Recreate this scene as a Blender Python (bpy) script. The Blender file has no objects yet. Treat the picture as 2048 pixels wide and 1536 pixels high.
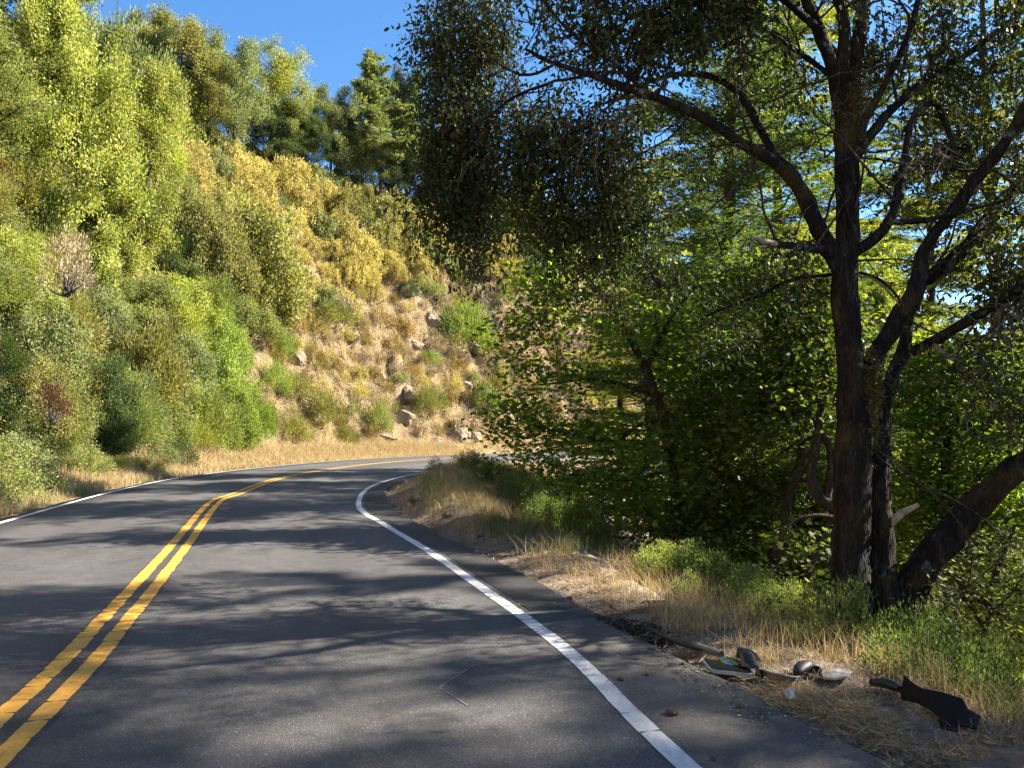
import bpy, math, random
import numpy as np
from mathutils import Vector, Matrix, noise as mnoise
R = np.random.default_rng(11)
random.seed(5)
scene = bpy.context.scene
COL = scene.collection
PI = math.pi

# ------------------------------------------------------------------ camera
CAM_H, F, PITCH = 1.55, 1479.0, math.radians(3.95)
cam = bpy.data.cameras.new("camera"); cam.sensor_width = 36.0; cam.lens = 36.0 * F / 2048.0
cam.clip_end = 2000.0; cam.clip_start = 0.05
camo = bpy.data.objects.new("camera", cam); COL.objects.link(camo)
camo.location = (0, 0, CAM_H); camo.rotation_euler = (PI / 2 + PITCH, 0, 0)
scene.camera = camo
_c, _s = math.cos(PITCH), math.sin(PITCH)

def ray(px, py):
    u, v = (px - 1024) / F, -(py - 768) / F
    return np.array([u, _c - v * _s, _s + v * _c])

def at(px, py, d):
    """World point seen at a photograph pixel, at horizontal distance d ahead of the camera."""
    r = ray(px, py); return np.array([0, 0, CAM_H]) + r * (d / r[1])

def gp(px, py):
    r = ray(px, py); return (np.array([0, 0, CAM_H]) + r * (-CAM_H / r[2]))[:2]

def mpp(d):            # metres per photograph pixel at distance d
    return d / F

# ------------------------------------------------------------------ sun, sky
SUN_EL, SUN_AZ = math.radians(35), math.radians(78)      # azimuth clockwise from +Y
sdir = Vector((math.sin(SUN_AZ) * math.cos(SUN_EL), math.cos(SUN_AZ) * math.cos(SUN_EL), math.sin(SUN_EL)))
sun = bpy.data.lights.new("sun", 'SUN'); sun.energy = 5.0; sun.angle = math.radians(0.55); sun.color = (1.0, 0.90, 0.76)
suno = bpy.data.objects.new("sun", sun); COL.objects.link(suno)
suno.rotation_euler = (-sdir).to_track_quat('-Z', 'Y').to_euler(); suno.location = sdir * 60
w = bpy.data.worlds.new("World"); scene.world = w; w.use_nodes = True
nt = w.node_tree; bg = nt.nodes['Background']
sk = nt.nodes.new('ShaderNodeTexSky'); sk.sky_type = 'NISHITA'; sk.sun_disc = False
sk.sun_elevation = SUN_EL; sk.sun_rotation = SUN_AZ
sk.altitude = 600; sk.air_density = 1.0; sk.dust_density = 0.25; sk.ozone_density = 3.0
hs_ = nt.nodes.new('ShaderNodeHueSaturation'); hs_.inputs['Saturation'].default_value = 1.2
nt.links.new(sk.outputs[0], hs_.inputs['Color']); nt.links.new(hs_.outputs[0], bg.inputs[0]); bg.inputs[1].default_value = 0.066
scene.view_settings.view_transform = 'Standard'; scene.view_settings.look = 'None'
scene.view_settings.exposure = 2.2; scene.view_settings.gamma = 1.0
scene.render.engine = 'CYCLES'
cy = scene.cycles
cy.max_bounces = 6; cy.diffuse_bounces = 3; cy.glossy_bounces = 2; cy.transmission_bounces = 4; cy.transparent_max_bounces = 4
cy.use_denoising = True; cy.caustics_reflective = False; cy.caustics_refractive = False
cy.sample_clamp_indirect = 6.0

# ------------------------------------------------------------------ noise and polylines
def _hash(ix, iy, seed):
    h = (ix.astype(np.int64) * 374761393 + iy.astype(np.int64) * 668265263 + seed * 1442695041) & 0x7fffffff
    h = (h ^ (h >> 13)) * 1274126177 & 0x7fffffff
    h = h ^ (h >> 16)
    return (h & 0xffff) / 65535.0

def vn(x, y, seed=0):
    ix, iy = np.floor(x), np.floor(y); fx, fy = x - ix, y - iy
    fx = fx * fx * (3 - 2 * fx); fy = fy * fy * (3 - 2 * fy)
    a, b = _hash(ix, iy, seed), _hash(ix + 1, iy, seed); c, d = _hash(ix, iy + 1, seed), _hash(ix + 1, iy + 1, seed)
    return (a * (1 - fx) + b * fx) * (1 - fy) + (c * (1 - fx) + d * fx) * fy - 0.5

def fbm(x, y, seed=0, octv=4):
    t, a = 0, 1.0
    for k in range(octv):
        t = t + a * vn(x, y, seed + k * 17); x, y, a = x * 2.03 + 5.1, y * 2.03 + 1.7, a * 0.5
    return t

def smooth(e0, e1, x):
    t = np.clip((x - e0) / (e1 - e0), 0, 1); return t * t * (3 - 2 * t)

def spline(pts, step=0.4):
    """Catmull-Rom through pts, resampled at about one point each step metres."""
    p = np.array(pts, float); p = np.vstack([2 * p[0] - p[1], p, 2 * p[-1] - p[-2]]); out = []
    for i in range(1, len(p) - 2):
        for t in np.linspace(0, 1, 24, endpoint=False):
            a, b, c, d = p[i - 1], p[i], p[i + 1], p[i + 2]
            out.append(0.5 * (2 * b + (c - a) * t + (2 * a - 5 * b + 4 * c - d) * t * t + (3 * b - a - 3 * c + d) * t ** 3))
    out.append(p[-2]); out = np.array(out)
    s = np.concatenate([[0], np.cumsum(np.linalg.norm(np.diff(out, axis=0), axis=1))])
    q = np.linspace(0, s[-1], max(2, int(s[-1] / step)))
    return np.stack([np.interp(q, s, out[:, k]) for k in range(p.shape[1])], 1)

def sdist(P, poly):
    """Signed distance of the points P to an open polyline: positive on its left."""
    A, B = poly[:-1], poly[1:]; D = B - A; L2 = (D ** 2).sum(1)
    best = np.full(len(P), 1e9); sg = np.ones(len(P))
    for a, d, l in zip(A, D, L2):
        v = P - a; t = np.clip((v @ d) / l, 0, 1); e = v - t[:, None] * d; q = (e ** 2).sum(1)
        m = q < best; best = np.where(m, q, best)
        sg = np.where(m, np.sign(d[0] * v[:, 1] - d[1] * v[:, 0]), sg)
    return np.sqrt(best) * sg

Y = [gp(*p) for p in ((58, 1419), (226, 1244), (347, 1105), (430, 1004))]
YEL = spline([(2.6, -22), (0.2, -10), (-1.15, -2)] + Y + [(-7.3, 19.8), (-8.35, 27), (-8.2, 35.5), (-6.5, 44.5), (-2.7, 53.5), (3.5, 61.5), (12, 68), (24, 73), (45, 78), (80, 84)])
WR = [gp(*p) for p in ((1305, 1469), (1240, 1404), (1111, 1282), (950, 1166), (852, 1099), (773, 1052), (718, 1014))]
WHR = spline([(5.6, -22), (3.5, -10), (1.9, -1)] + WR + [(-4.15, 21.2), (-4.25, 25.5), (-3.7, 30.5), (-2.0, 38), (1.4, 46.5), (7.2, 54.5), (15, 60.5), (25.5, 65), (46, 70), (81, 76)])
WHL = spline([(-0.9, -23), (-3.5, -11), (-5.2, -2), (-7.2, 6), (-9.0, 13), (-11.1, 21), (-12.15, 28), (-11.9, 37), (-10.0, 46.5), (-5.6, 56.6), (1.4, 65.4), (10.5, 72), (23, 77), (44, 82), (79, 88)])

def offset(poly, o):     # to the left of its direction
    t = np.gradient(poly, axis=0); t /= np.linalg.norm(t, axis=1)[:, None]
    return poly + o * np.stack([-t[:, 1], t[:, 0]], 1)
EL = offset(WHL, 0.22)
er = [gp(*p) for p in ((1198, 1231), (1081, 1163), (964, 1106), (876, 1067), (788, 1012))]
ER = spline([(6.4, -22), (4.6, -10), (3.35, -1), (2.35, 2.6), (1.86, 3.5), (1.55, 4.2), (1.2, 5.2)] + er + [(-3.6, 21.5), (-3.6, 25.5), (-3.15, 30.3), (-1.5, 37.6), (1.8, 46), (7.5, 54), (15.2, 59.9), (25.7, 64.4), (46, 69.4), (81, 75.4)])

def height(x, y, detail=True):
    x = np.asarray(x, float); y = np.asarray(y, float); sh = x.shape
    P = np.stack([x.ravel(), y.ravel()], 1)
    dl = sdist(P, EL); dr = -sdist(P, ER); x, y = P[:, 0], P[:, 1]
    z = np.full(len(P), -0.09)
    f = (1 - 0.72 * smooth(4, 60, x)) * (1 - 0.25 * smooth(-2, -25, y))
    near = smooth(44, 30, y)
    up = np.interp(dl, [0, .4, 1.0, 1.9, 4.0, 7, 13.5, 17, 26, 34, 60, 110], [-.09, -.05, -.12, .05, 1.1, 4.6, 15.5, 19, 26.5, 29, 31, 31])
    upn = np.interp(dl, [0, .4, 1.0, 1.8, 3.5, 6, 11, 17, 26, 34, 60, 110], [-.09, -.05, -.12, .1, 1.6, 5.5, 14.5, 20.5, 27.5, 30, 31, 31])
    up = up * (1 - near) + upn * near
    n = fbm(x * .16, y * .16, 3, 5) * 2.6 * smooth(2.5, 9, dl)
    if detail:
        rid = 1 - np.abs(2 * fbm(x * .55 + y * .2, y * .45, 9, 3))
        n = n + smooth(3, 6, dl) * ((rid - .6) * 1.25 + fbm(x * 1.3, y * 1.3, 21, 3) * .8)
        n = n + fbm(x * 1.1, y * 1.1, 5, 3) * .16 * smooth(.3, 1.5, dl)
    zl = up * f * (1 + .13 * smooth(6, 20, dl)) + n
    bm = np.exp(-((y - 26) / 8.5) ** 2)
    dn = np.interp(dr, [0, .25, .8, 1.5, 2.8, 5, 10, 20, 45], [-.07, -.01, .0, -.12, -.5, -1.7, -4.6, -8, -9.5])
    lump = .75 * bm * smooth(.1, 2.0, dr) * smooth(8, 3.2, dr) + .28 * np.exp(-((y - 15.5) / 4) ** 2) * smooth(0.1, .9, dr) * smooth(2.4, 1.2, dr)
    far = smooth(40, 62, y)
    zr = dn * (1 - .2 * far) + lump + fbm(x * .9, y * .9, 31, 4) * .22 * smooth(.4, 2.5, dr)
    if detail:
        zr = zr + fbm(x * 3.1, y * 3.1, 37, 3) * .05 * smooth(.15, .6, dr)
    z = np.where(dl > 0, zl, np.where(dr > 0, zr, z))
    return z.reshape(sh)

def hz(x, y):
    return float(height(np.array([x]), np.array([y]))[0])

def hill_hit(px, py, lo=9.0, hi=150.0):
    d = np.arange(lo, hi, .2); r = ray(px, py); k = d / r[1]
    X, Yy, Z = r[0] * k, r[1] * k, CAM_H + r[2] * k
    G = height(X, Yy, False) - Z
    m = np.nonzero(G > 0)[0]
    i = m[0] if len(m) else int(np.argmax(G / d))      # past the skyline: the nearest point of the crest
    return np.array([X[i], Yy[i], hz(X[i], Yy[i])])

# ------------------------------------------------------------------ mesh helpers
def mesh_np(name, V, Fc, mat=None, attr=None, smooth_sh=False, mats=None, mat_idx=None):
    V = np.asarray(V, np.float32); Fc = np.asarray(Fc, np.int32); k = Fc.shape[1]
    me = bpy.data.meshes.new(name)
    me.vertices.add(len(V)); me.vertices.foreach_set('co', V.ravel())
    me.loops.add(Fc.size); me.loops.foreach_set('vertex_index', Fc.ravel())
    me.polygons.add(len(Fc)); me.polygons.foreach_set('loop_start', np.arange(0, Fc.size, k, dtype=np.int32))
    me.polygons.foreach_set('loop_total', np.full(len(Fc), k, np.int32))
    if smooth_sh: me.polygons.foreach_set('use_smooth', np.ones(len(Fc), bool))
    if attr is not None:
        a = me.attributes.new('v', 'FLOAT', 'POINT'); a.data.foreach_set('value', np.asarray(attr, np.float32))
    for m in (mats or ([mat] if mat else [])): me.materials.append(m)
    if mat_idx is not None: me.polygons.foreach_set('material_index', np.asarray(mat_idx, np.int32))
    me.update(calc_edges=True); me.validate()
    return me

def link(name, me, parent=None):
    o = bpy.data.objects.new(name, me); COL.objects.link(o)
    if parent is not None: o.parent = parent
    return o

def tag(o, label=None, cat=None, group=None, kind=None):
    if label: o['label'] = label
    if cat: o['category'] = cat
    if group: o['group'] = group
    if kind: o['kind'] = kind
    return o

def empty(name, loc, rz=0.0, sc=1.0):
    o = bpy.data.objects.new(name, None); COL.objects.link(o); o.location = loc
    o.rotation_euler = (0, 0, rz); o.scale = (sc,) * 3 if np.isscalar(sc) else sc; o.empty_display_size = .2
    return o

def strip(name, A, B, z, mat, attr=None):
    """A ribbon between two polylines of equal length."""
    n = len(A); V = np.zeros((2 * n, 3)); V[0::2, :2] = A; V[1::2, :2] = B; V[:, 2] = z
    i = np.arange(n - 1) * 2
    return mesh_np(name, V, np.stack([i, i + 2, i + 3, i + 1], 1)[:, ::-1], mat)

def unit(v): return v / (np.linalg.norm(v, axis=-1, keepdims=True) + 1e-9)

def tubes(lines, sides=6, rough=0.0):
    """Tapered tubes: lines = [(points (n,3), radii (n,)), ...] -> V, F, attr (0..1 along)."""
    VV, FF, AA, base = [], [], [], 0
    for P, rad in lines:
        P = np.asarray(P, float); rad = np.asarray(rad, float); n = len(P)
        if n < 2: continue
        sd = sides if rad.max() > .012 else 4
        T = unit(np.gradient(P, axis=0)); ref = np.array([0, 0, 1.0]) if abs(T[0, 2]) < .9 else np.array([1.0, 0, 0])
        U = np.zeros_like(P); u = ref
        for i in range(n):
            u = u - T[i] * (u @ T[i]); u = u / (np.linalg.norm(u) + 1e-9); U[i] = u
        W = np.cross(T, U); a = np.arange(sd) * 2 * PI / sd
        r = rad[:, None] * np.ones(sd)
        if rough: r = r * (1 + rough * R.uniform(-1, 1, r.shape))
        ring = P[:, None] + r[..., None] * (np.cos(a)[None, :, None] * U[:, None] + np.sin(a)[None, :, None] * W[:, None])
        VV.append(ring.reshape(-1, 3)); AA.append(np.repeat(np.linspace(0, 1, n), sd))
        i = (np.arange(n - 1)[:, None] * sd); j = np.arange(sd)[None]; j2 = (j + 1) % sd
        f = np.stack([i + j, i + j2, i + sd + j2, i + sd + j], -1).reshape(-1, 4) + base
        FF.append(f); base += n * sd
    if not VV: return np.zeros((0, 3)), np.zeros((0, 4), int), np.zeros(0)
    return np.vstack(VV), np.vstack(FF), np.concatenate(AA)

LEAF = {  # outlines along +x (0..1), width y
    'rhomb': np.array([(0, 0), (.45, .5), (1, 0), (.45, -.5)]),
    'oval': np.array([(0, 0), (.25, .42), (.65, .45), (1, 0), (.65, -.45), (.25, -.42)]),
    'blade': np.array([(0, .5), (1, .12), (1, -.12), (0, -.5)]),
    'maple': np.array([(0, 0), (.12, .5), (.38, .30), (.55, .62), (.66, .20), (1.05, 0), (.66, -.20), (.55, -.62), (.38, -.30), (.12, -.5)]),
}

def leaves(P, D, L, W, shape='rhomb', roll=None, bend=.25, val=None):
    """Leaf faces at P pointing along D, of lengths L and widths W -> V, F, attr."""
    P = np.asarray(P); N = len(P); D = unit(np.asarray(D)); tpl = LEAF[shape]; k = len(tpl)
    L = np.broadcast_to(L, N); W = np.broadcast_to(W, N)
    rv = R.normal(size=(N, 3)) if roll is None else roll
    S = unit(np.cross(D, rv)); Nn = np.cross(D, S)
    x, y = tpl[:, 0], tpl[:, 1]
    V = (P[:, None] + D[:, None] * (x[None, :, None] * L[:, None, None]) + S[:, None] * (y[None, :, None] * W[:, None, None])
         + Nn[:, None] * ((np.abs(y) * 1.2)[None, :, None] * (W * bend)[:, None, None]))
    v = R.random(N) if val is None else val
    return V.reshape(-1, 3), np.arange(N * k).reshape(N, k), np.repeat(v, k)

def rdir(n, up=0.0):
    d = R.normal(size=(n, 3)); d[:, 2] += up; return unit(d)

def cat(parts):
    V, Fc, A, b = [], [], [], 0
    for v, f, a in parts:
        if len(v) == 0: continue
        V.append(v); Fc.append(np.asarray(f) + b); A.append(a); b += len(v)
    return np.vstack(V), np.vstack(Fc), np.concatenate(A)
# ------------------------------------------------------------------ materials
def new_mat(name):
    m = bpy.data.materials.new(name); m.use_nodes = True; nt = m.node_tree
    for n in list(nt.nodes): nt.nodes.remove(n)
    o = nt.nodes.new('ShaderNodeOutputMaterial'); return m, nt, o

class NB:
    def __init__(s, nt): s.nt = nt
    def n(s, t, **k):
        x = s.nt.nodes.new(t)
        for a, b in k.items(): setattr(x, a, b)
        return x
    def l(s, a, b): s.nt.links.new(a, b)
    def noise(s, scale, vec=None, detail=4, rough=.55, dist=0.0):
        x = s.n('ShaderNodeTexNoise'); x.inputs['Scale'].default_value = scale; x.inputs['Detail'].default_value = detail
        x.inputs['Roughness'].default_value = rough; x.inputs['Distortion'].default_value = dist
        if vec is not None: s.l(vec, x.inputs['Vector'])
        return x.outputs[0]
    def voro(s, scale, vec=None, feature='F1'):
        x = s.n('ShaderNodeTexVoronoi', feature=feature); x.inputs['Scale'].default_value = scale
        if vec is not None: s.l(vec, x.inputs['Vector'])
        return x
    def ramp(s, fac, stops, interp='LINEAR'):
        x = s.n('ShaderNodeValToRGB'); cr = x.color_ramp; cr.interpolation = interp
        while len(cr.elements) < len(stops): cr.elements.new(.5)
        for e, (p, c) in zip(cr.elements, stops):
            e.position = p; e.color = (c, c, c, 1) if np.isscalar(c) else (*c, 1)
        s.l(fac, x.inputs[0]); return x.outputs[0]
    def mix(s, fac, a, b, mode='MIX'):
        x = s.n('ShaderNodeMix', data_type='RGBA', blend_type=mode)
        for v, i in ((fac, 0), (a, 6), (b, 7)):
            if isinstance(v, bpy.types.NodeSocket): s.l(v, x.inputs[i])
            else: x.inputs[i].default_value = v if np.isscalar(v) else (*v, 1)
        return x.outputs[2]
    def math(s, op, a, b=None, clamp=False):
        x = s.n('ShaderNodeMath', operation=op); x.use_clamp = clamp
        for v, i in ((a, 0), (b, 1)):
            if v is None: continue
            if isinstance(v, bpy.types.NodeSocket): s.l(v, x.inputs[i])
            else: x.inputs[i].default_value = v
        return x.outputs[0]
    def coord(s, scale=None, out='Object'):
        c = s.n('ShaderNodeTexCoord').outputs[out]
        if scale is None: return c
        m = s.n('ShaderNodeMapping'); m.inputs['Scale'].default_value = scale; s.l(c, m.inputs[0]); return m.outputs[0]
    def bump(s, h, strength=.5, dist=.02, prev=None):
        x = s.n('ShaderNodeBump'); x.inputs['Strength'].default_value = strength; x.inputs['Distance'].default_value = dist
        s.l(h, x.inputs['Height'])
        if prev is not None: s.l(prev, x.inputs['Normal'])
        return x.outputs[0]
    def bsdf(s, color, rough=.8, spec=.3, normal=None, metal=0.0):
        x = s.n('ShaderNodeBsdfPrincipled')
        for v, i in ((color, 'Base Color'), (rough, 'Roughness'), (spec, 'Specular IOR Level'), (metal, 'Metallic')):
            if isinstance(v, bpy.types.NodeSocket): s.l(v, x.inputs[i])
            else: x.inputs[i].default_value = v if np.isscalar(v) else (*v, 1)
        if normal is not None: s.l(normal, x.inputs['Normal'])
        return x.outputs[0]

def leaf_mat(name, cols, trans=None, tmix=.42, rough=.55, spec=.22, hue=.012, var=.35):
    """cols: leaf colours from darkest to lightest kind of leaf, picked leaf by leaf."""
    m, nt, o = new_mat(name); b = NB(nt)
    at_ = b.n('ShaderNodeAttribute', attribute_name='v').outputs['Fac']
    stops = [(i / max(1, len(cols) - 1), c) for i, c in enumerate(cols)]
    c = b.ramp(at_, stops)
    rnd = b.n('ShaderNodeObjectInfo').outputs['Random']
    hs = b.n('ShaderNodeHueSaturation'); b.l(c, hs.inputs['Color'])
    b.l(b.math('ADD', b.math('MULTIPLY', rnd, hue), .502 - hue), hs.inputs['Hue'])
    b.l(b.math('ADD', b.math('MULTIPLY', b.math('FRACT', b.math('MULTIPLY', rnd, 7.31)), var), 1 - var / 2), hs.inputs['Value'])
    c = hs.outputs[0]
    p = b.bsdf(c, rough, spec)
    t = b.n('ShaderNodeBsdfTranslucent')
    tc = b.mix(1.0, c, trans or (1.35, 1.5, .55), 'MULTIPLY'); b.l(tc, t.inputs[0])
    mx = b.n('ShaderNodeMixShader'); mx.inputs[0].default_value = tmix; b.l(p, mx.inputs[1]); b.l(t.outputs[0], mx.inputs[2])
    b.l(mx.outputs[0], o.inputs[0]); return m

M = {}
M['bright'] = leaf_mat('leaf_bright_green', [(.10, .13, .03), (.22, .25, .055), (.35, .36, .09), (.44, .42, .14)])
M['lime'] = leaf_mat('leaf_lime_broom', [(.09, .13, .03), (.18, .235, .05), (.29, .34, .085)])
M['green'] = leaf_mat('leaf_green', [(.06, .08, .028), (.135, .16, .05), (.225, .245, .085), (.32, .32, .15)])
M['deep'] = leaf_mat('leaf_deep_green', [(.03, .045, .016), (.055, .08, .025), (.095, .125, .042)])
M['olive'] = leaf_mat('leaf_olive', [(.075, .08, .025), (.155, .15, .046), (.25, .23, .08), (.33, .30, .13)])
M['grey'] = leaf_mat('leaf_grey_green', [(.075, .095, .04), (.14, .165, .075), (.22, .24, .115), (.28, .29, .155)])
M['golden'] = leaf_mat('leaf_golden', hue=.0, cols=[(.16, .16, .045), (.33, .28, .075), (.49, .40, .125), (.58, .48, .19)], trans=(1.1, 1.1, .65))
M['orange'] = leaf_mat('leaf_orange_brown', hue=.0, cols=[(.11, .10, .035), (.22, .17, .055), (.36, .25, .085)], trans=(1.2, 1.0, .6))
M['dead'] = leaf_mat('leaf_dead_beige', hue=.0, cols=[(.20, .15, .09), (.36, .28, .17), (.50, .42, .28)], trans=(1.1, 1.0, .8), tmix=.25)
M['redbrown'] = leaf_mat('leaf_dead_red', hue=.0, cols=[(.045, .018, .012), (.10, .036, .022), (.17, .07, .04)], trans=(1.2, .9, .7), tmix=.3)
M['brownish'] = leaf_mat('leaf_bronze', [(.07, .055, .018), (.14, .105, .028), (.22, .165, .045)], trans=(1.3, 1.1, .5))
M['tanoak'] = leaf_mat('leaf_tanoak', [(.022, .032, .012), (.045, .058, .02), (.075, .085, .035)], tmix=.2, rough=.6, spec=.15)
M['maple'] = leaf_mat('leaf_maple', [(.03, .055, .015), (.06, .10, .022), (.11, .16, .035), (.17, .21, .055)], trans=(2.6, 2.5, .55), tmix=.52)
M['mapleshade'] = leaf_mat('leaf_maple_dark', [(.022, .042, .012), (.045, .075, .018), (.085, .12, .03), (.15, .18, .05)], trans=(1.8, 1.8, .5), tmix=.42)  # maple leaves in a darker tone: understory shade put into the colour
M['needle'] = leaf_mat('leaf_needle', [(.04, .065, .02), (.08, .115, .03), (.14, .18, .05)], tmix=.4)
M['straw'] = leaf_mat('dry_grass', [(.28, .21, .11), (.43, .335, .18), (.56, .455, .27)], trans=(1.1, 1.0, .7), tmix=.35, rough=.6, var=0, hue=0)
M['greengrass'] = leaf_mat('green_grass', [(.055, .08, .024), (.10, .135, .04), (.22, .22, .09)], var=0, hue=0)
M['litter'] = leaf_mat('dry_litter', [(.13, .09, .055), (.26, .19, .12), (.42, .33, .22)], trans=(1, .9, .8), tmix=.15, rough=.7, var=0, hue=0)
M['gravel'] = leaf_mat('gravel_grit', [(.06, .055, .05), (.16, .145, .125), (.30, .27, .235)], trans=(1, 1, 1), tmix=.0, rough=.9, var=0, hue=0)
M['weed'] = leaf_mat('leaf_weed', [(.038, .065, .026), (.075, .11, .042), (.125, .16, .062), (.20, .22, .105)])

def bark_mat(name, dark, mid, pale, moss=0.0, scale=1.0, lichen=.35):
    m, nt, o = new_mat(name); b = NB(nt)
    v = b.coord((9 * scale, 9 * scale, 2.2 * scale)); v2 = b.coord()
    n1 = b.noise(1.6, v, 6, .65, .6); vo = b.voro(2.6, b.coord((14 * scale, 14 * scale, 3.2 * scale)), 'DISTANCE_TO_EDGE').outputs['Distance']
    c = b.ramp(n1, [(.25, dark), (.5, mid), (.78, pale)])
    ridge = b.ramp(b.math('ADD', vo, b.math('MULTIPLY', n1, .25)), [(.05, .45), (.3, 1.0)])
    c = b.mix(1.0, c, ridge, 'MULTIPLY')
    ln = b.noise(3.1, v2, 5, .7); lf = b.ramp(ln, [(.60, 0.0), (.66, lichen)])
    sp = b.noise(24, v2, 2, .6); lf2 = b.math('MULTIPLY', lf, b.ramp(sp, [(.42, 0.0), (.6, 1.0)]))
    c = b.mix(lf2, c, (.33, .34, .29))
    if moss:
        mn = b.noise(1.7, v2, 4, .6); mf = b.ramp(mn, [(.50, 0.0), (.62, moss)])
        c = b.mix(mf, c, (.10, .085, .018))
    h = b.math('ADD', b.math('MULTIPLY', n1, .6), vo)
    nm = b.bump(h, 1.0, .06)
    b.l(b.bsdf(c, .95, .1, nm), o.inputs[0]); return m
M['bark'] = bark_mat('bark_oak', (.012, .0105, .010), (.026, .0225, .021), (.085, .076, .07), moss=.35, lichen=.55)
M['bark2'] = bark_mat('bark_plain', (.03, .025, .02), (.07, .058, .046), (.14, .12, .10), scale=.8)
M['bark_red'] = bark_mat('bark_madrone', (.12, .035, .018), (.24, .075, .035), (.34, .14, .07), lichen=.1)
M['bark_grey'] = bark_mat('bark_grey', (.10, .085, .07), (.2, .175, .15), (.34, .31, .28), lichen=.3)
M['deadwood'] = bark_mat('wood_bleached', (.22, .18, .14), (.40, .33, .26), (.55, .47, .38), lichen=.0, scale=1.4)
M['freshwood'] = bark_mat('wood_torn', (.16, .07, .03), (.32, .15, .07), (.45, .25, .13), lichen=0, scale=2)

def asphalt_mat(name, base, pale, dust=0.0, wheel=False):
    m, nt, o = new_mat(name); b = NB(nt); v = b.coord()
    big = b.noise(.35, v, 4, .6); mid = b.noise(5, v, 4, .6)
    fine = b.voro(170, v); fc = b.ramp(fine.outputs['Color'], [(.0, .5), (.55, .9), (.8, 1.25), (.93, 2.3), (1, 4.2)])
    c = b.mix(b.ramp(big, [(.3, 0.0), (.7, 1.0)]), base, pale)
    c = b.mix(.55, c, b.mix(1.0, c, b.ramp(mid, [(.3, .65), (.7, 1.3)]), 'MULTIPLY'))
    c = b.mix(1.0, c, fc, 'MULTIPLY')
    wp = b.n('ShaderNodeAttribute', attribute_name='v').outputs['Fac']          # across the carriageway
    band_ = b.ramp(wp, [(0, .86), (.08, .9), (.14, 1.1), (.20, 1.1), (.25, .93), (.33, 1.1), (.40, 1.08), (.47, .88), (.53, .88), (.62, 1.1), (.69, 1.1), (.75, .92), (.82, 1.1), (.88, 1.1), (.95, .88)])
    if wheel: c = b.mix(1.0, c, band_, 'MULTIPLY')
    dn = b.noise(1.1, b.coord((1, .5, 1)), 5, .65); c = b.mix(1.0, c, b.ramp(dn, [(.36, .74), (.46, 1.0), (.6, 1.0), (.72, 1.16)]), 'MULTIPLY')
    crn = b.noise(.55, v, 2, .5); warp = b.n('ShaderNodeVectorMath', operation='ADD'); b.l(v, warp.inputs[0])
    wn = b.n('ShaderNodeTexNoise'); wn.inputs['Scale'].default_value = 1.6; wn.inputs['Detail'].default_value = 5; b.l(v, wn.inputs['Vector']); b.l(wn.outputs['Color'], warp.inputs[1])
    cr = b.voro(.42, warp.outputs[0], 'DISTANCE_TO_EDGE').outputs['Distance']
    cf = b.math('MULTIPLY', b.ramp(cr, [(.0, .75), (.006, 0.0)]), b.ramp(crn, [(.5, 0.0), (.6, 1.0)])); c = b.mix(cf, c, (.02, .02, .02))
    if dust:
        df = b.ramp(b.noise(1.2, v, 5, .7), [(.40, 0.0), (.62, dust)])
        df2 = b.math('MULTIPLY', df, b.ramp(b.noise(60, v, 2, .7), [(.35, .35), (.6, 1.0)]))
        c = b.mix(df2, c, (.23, .20, .165))
    h = b.math('ADD', b.math('MULTIPLY', fine.outputs['Distance'], .8), b.noise(240, v, 2, .6))
    nm = b.bump(h, .75, .006)
    b.l(b.bsdf(c, .72, .35, nm), o.inputs[0]); return m
M['asphalt'] = asphalt_mat('asphalt', (.067, .066, .067), (.098, .095, .094), wheel=True)
M['turnout'] = asphalt_mat('asphalt_dusty', (.058, .057, .058), (.082, .080, .079), dust=.6)
M['tarband'] = asphalt_mat('asphalt_tar_band', (.052, .050, .050), (.070, .067, .065))
M['fresh'] = asphalt_mat('asphalt_fresh', (.030, .030, .033), (.040, .039, .041))

def paint_mat(name, col, dirty, worn=(.56, .72)):
    m, nt, o = new_mat(name); b = NB(nt); v = b.coord()
    n = b.noise(3.5, v, 5, .65); c = b.mix(b.ramp(n, [(.35, 0.0), (.75, .55)]), col, dirty)
    c = b.mix(b.ramp(b.noise(95, v, 3, .75), [(worn[0], 0.0), (worn[1], .8)]), c, (.07, .067, .065))
    fl = b.ramp(b.noise(22, b.coord((1, .4, 1)), 3, .6), [(.3, .82), (.7, 1.08)]); c = b.mix(1.0, c, fl, 'MULTIPLY')
    nm = b.bump(b.noise(150, v, 3, .6), .5, .004)
    b.l(b.bsdf(c, .6, .35, nm), o.inputs[0]); return m
M['yellow'] = paint_mat('paint_yellow', (.72, .36, .05), (.55, .27, .055))
M['white'] = paint_mat('paint_white', (.66, .66, .64), (.50, .49, .46))

def soil_mat(name, cols, patch=None, scale=1.0, bumpd=.06):
    m, nt, o = new_mat(name); b = NB(nt); v = b.coord()
    n1 = b.noise(.8 * scale, v, 8, .68, .4); n2 = b.noise(6 * scale, v, 6, .7)
    c = b.ramp(n1, [(.28 + .44 * i / (len(cols) - 1), k) for i, k in enumerate(cols)])
    c = b.mix(1.0, c, b.ramp(n2, [(.25, .6), (.55, 1.0), (.8, 1.35)]), 'MULTIPLY')
    if patch:
        pf = b.ramp(b.noise(.45 * scale, v, 5, .65), [(.5, 0.0), (.62, .8)]); c = b.mix(pf, c, patch)
    vo = b.voro(3.2 * scale, b.coord((1, 1, .6)), 'F1')
    h = b.math('ADD', b.math('MULTIPLY', n2, 1.2), b.math('MULTIPLY', vo.outputs['Distance'], .7))
    h = b.math('ADD', h, b.math('MULTIPLY', b.noise(38 * scale, v, 4, .7), .35))
    nm = b.bump(h, .9, bumpd)
    b.l(b.bsdf(c, .95, .1, nm), o.inputs[0]); return m
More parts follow.
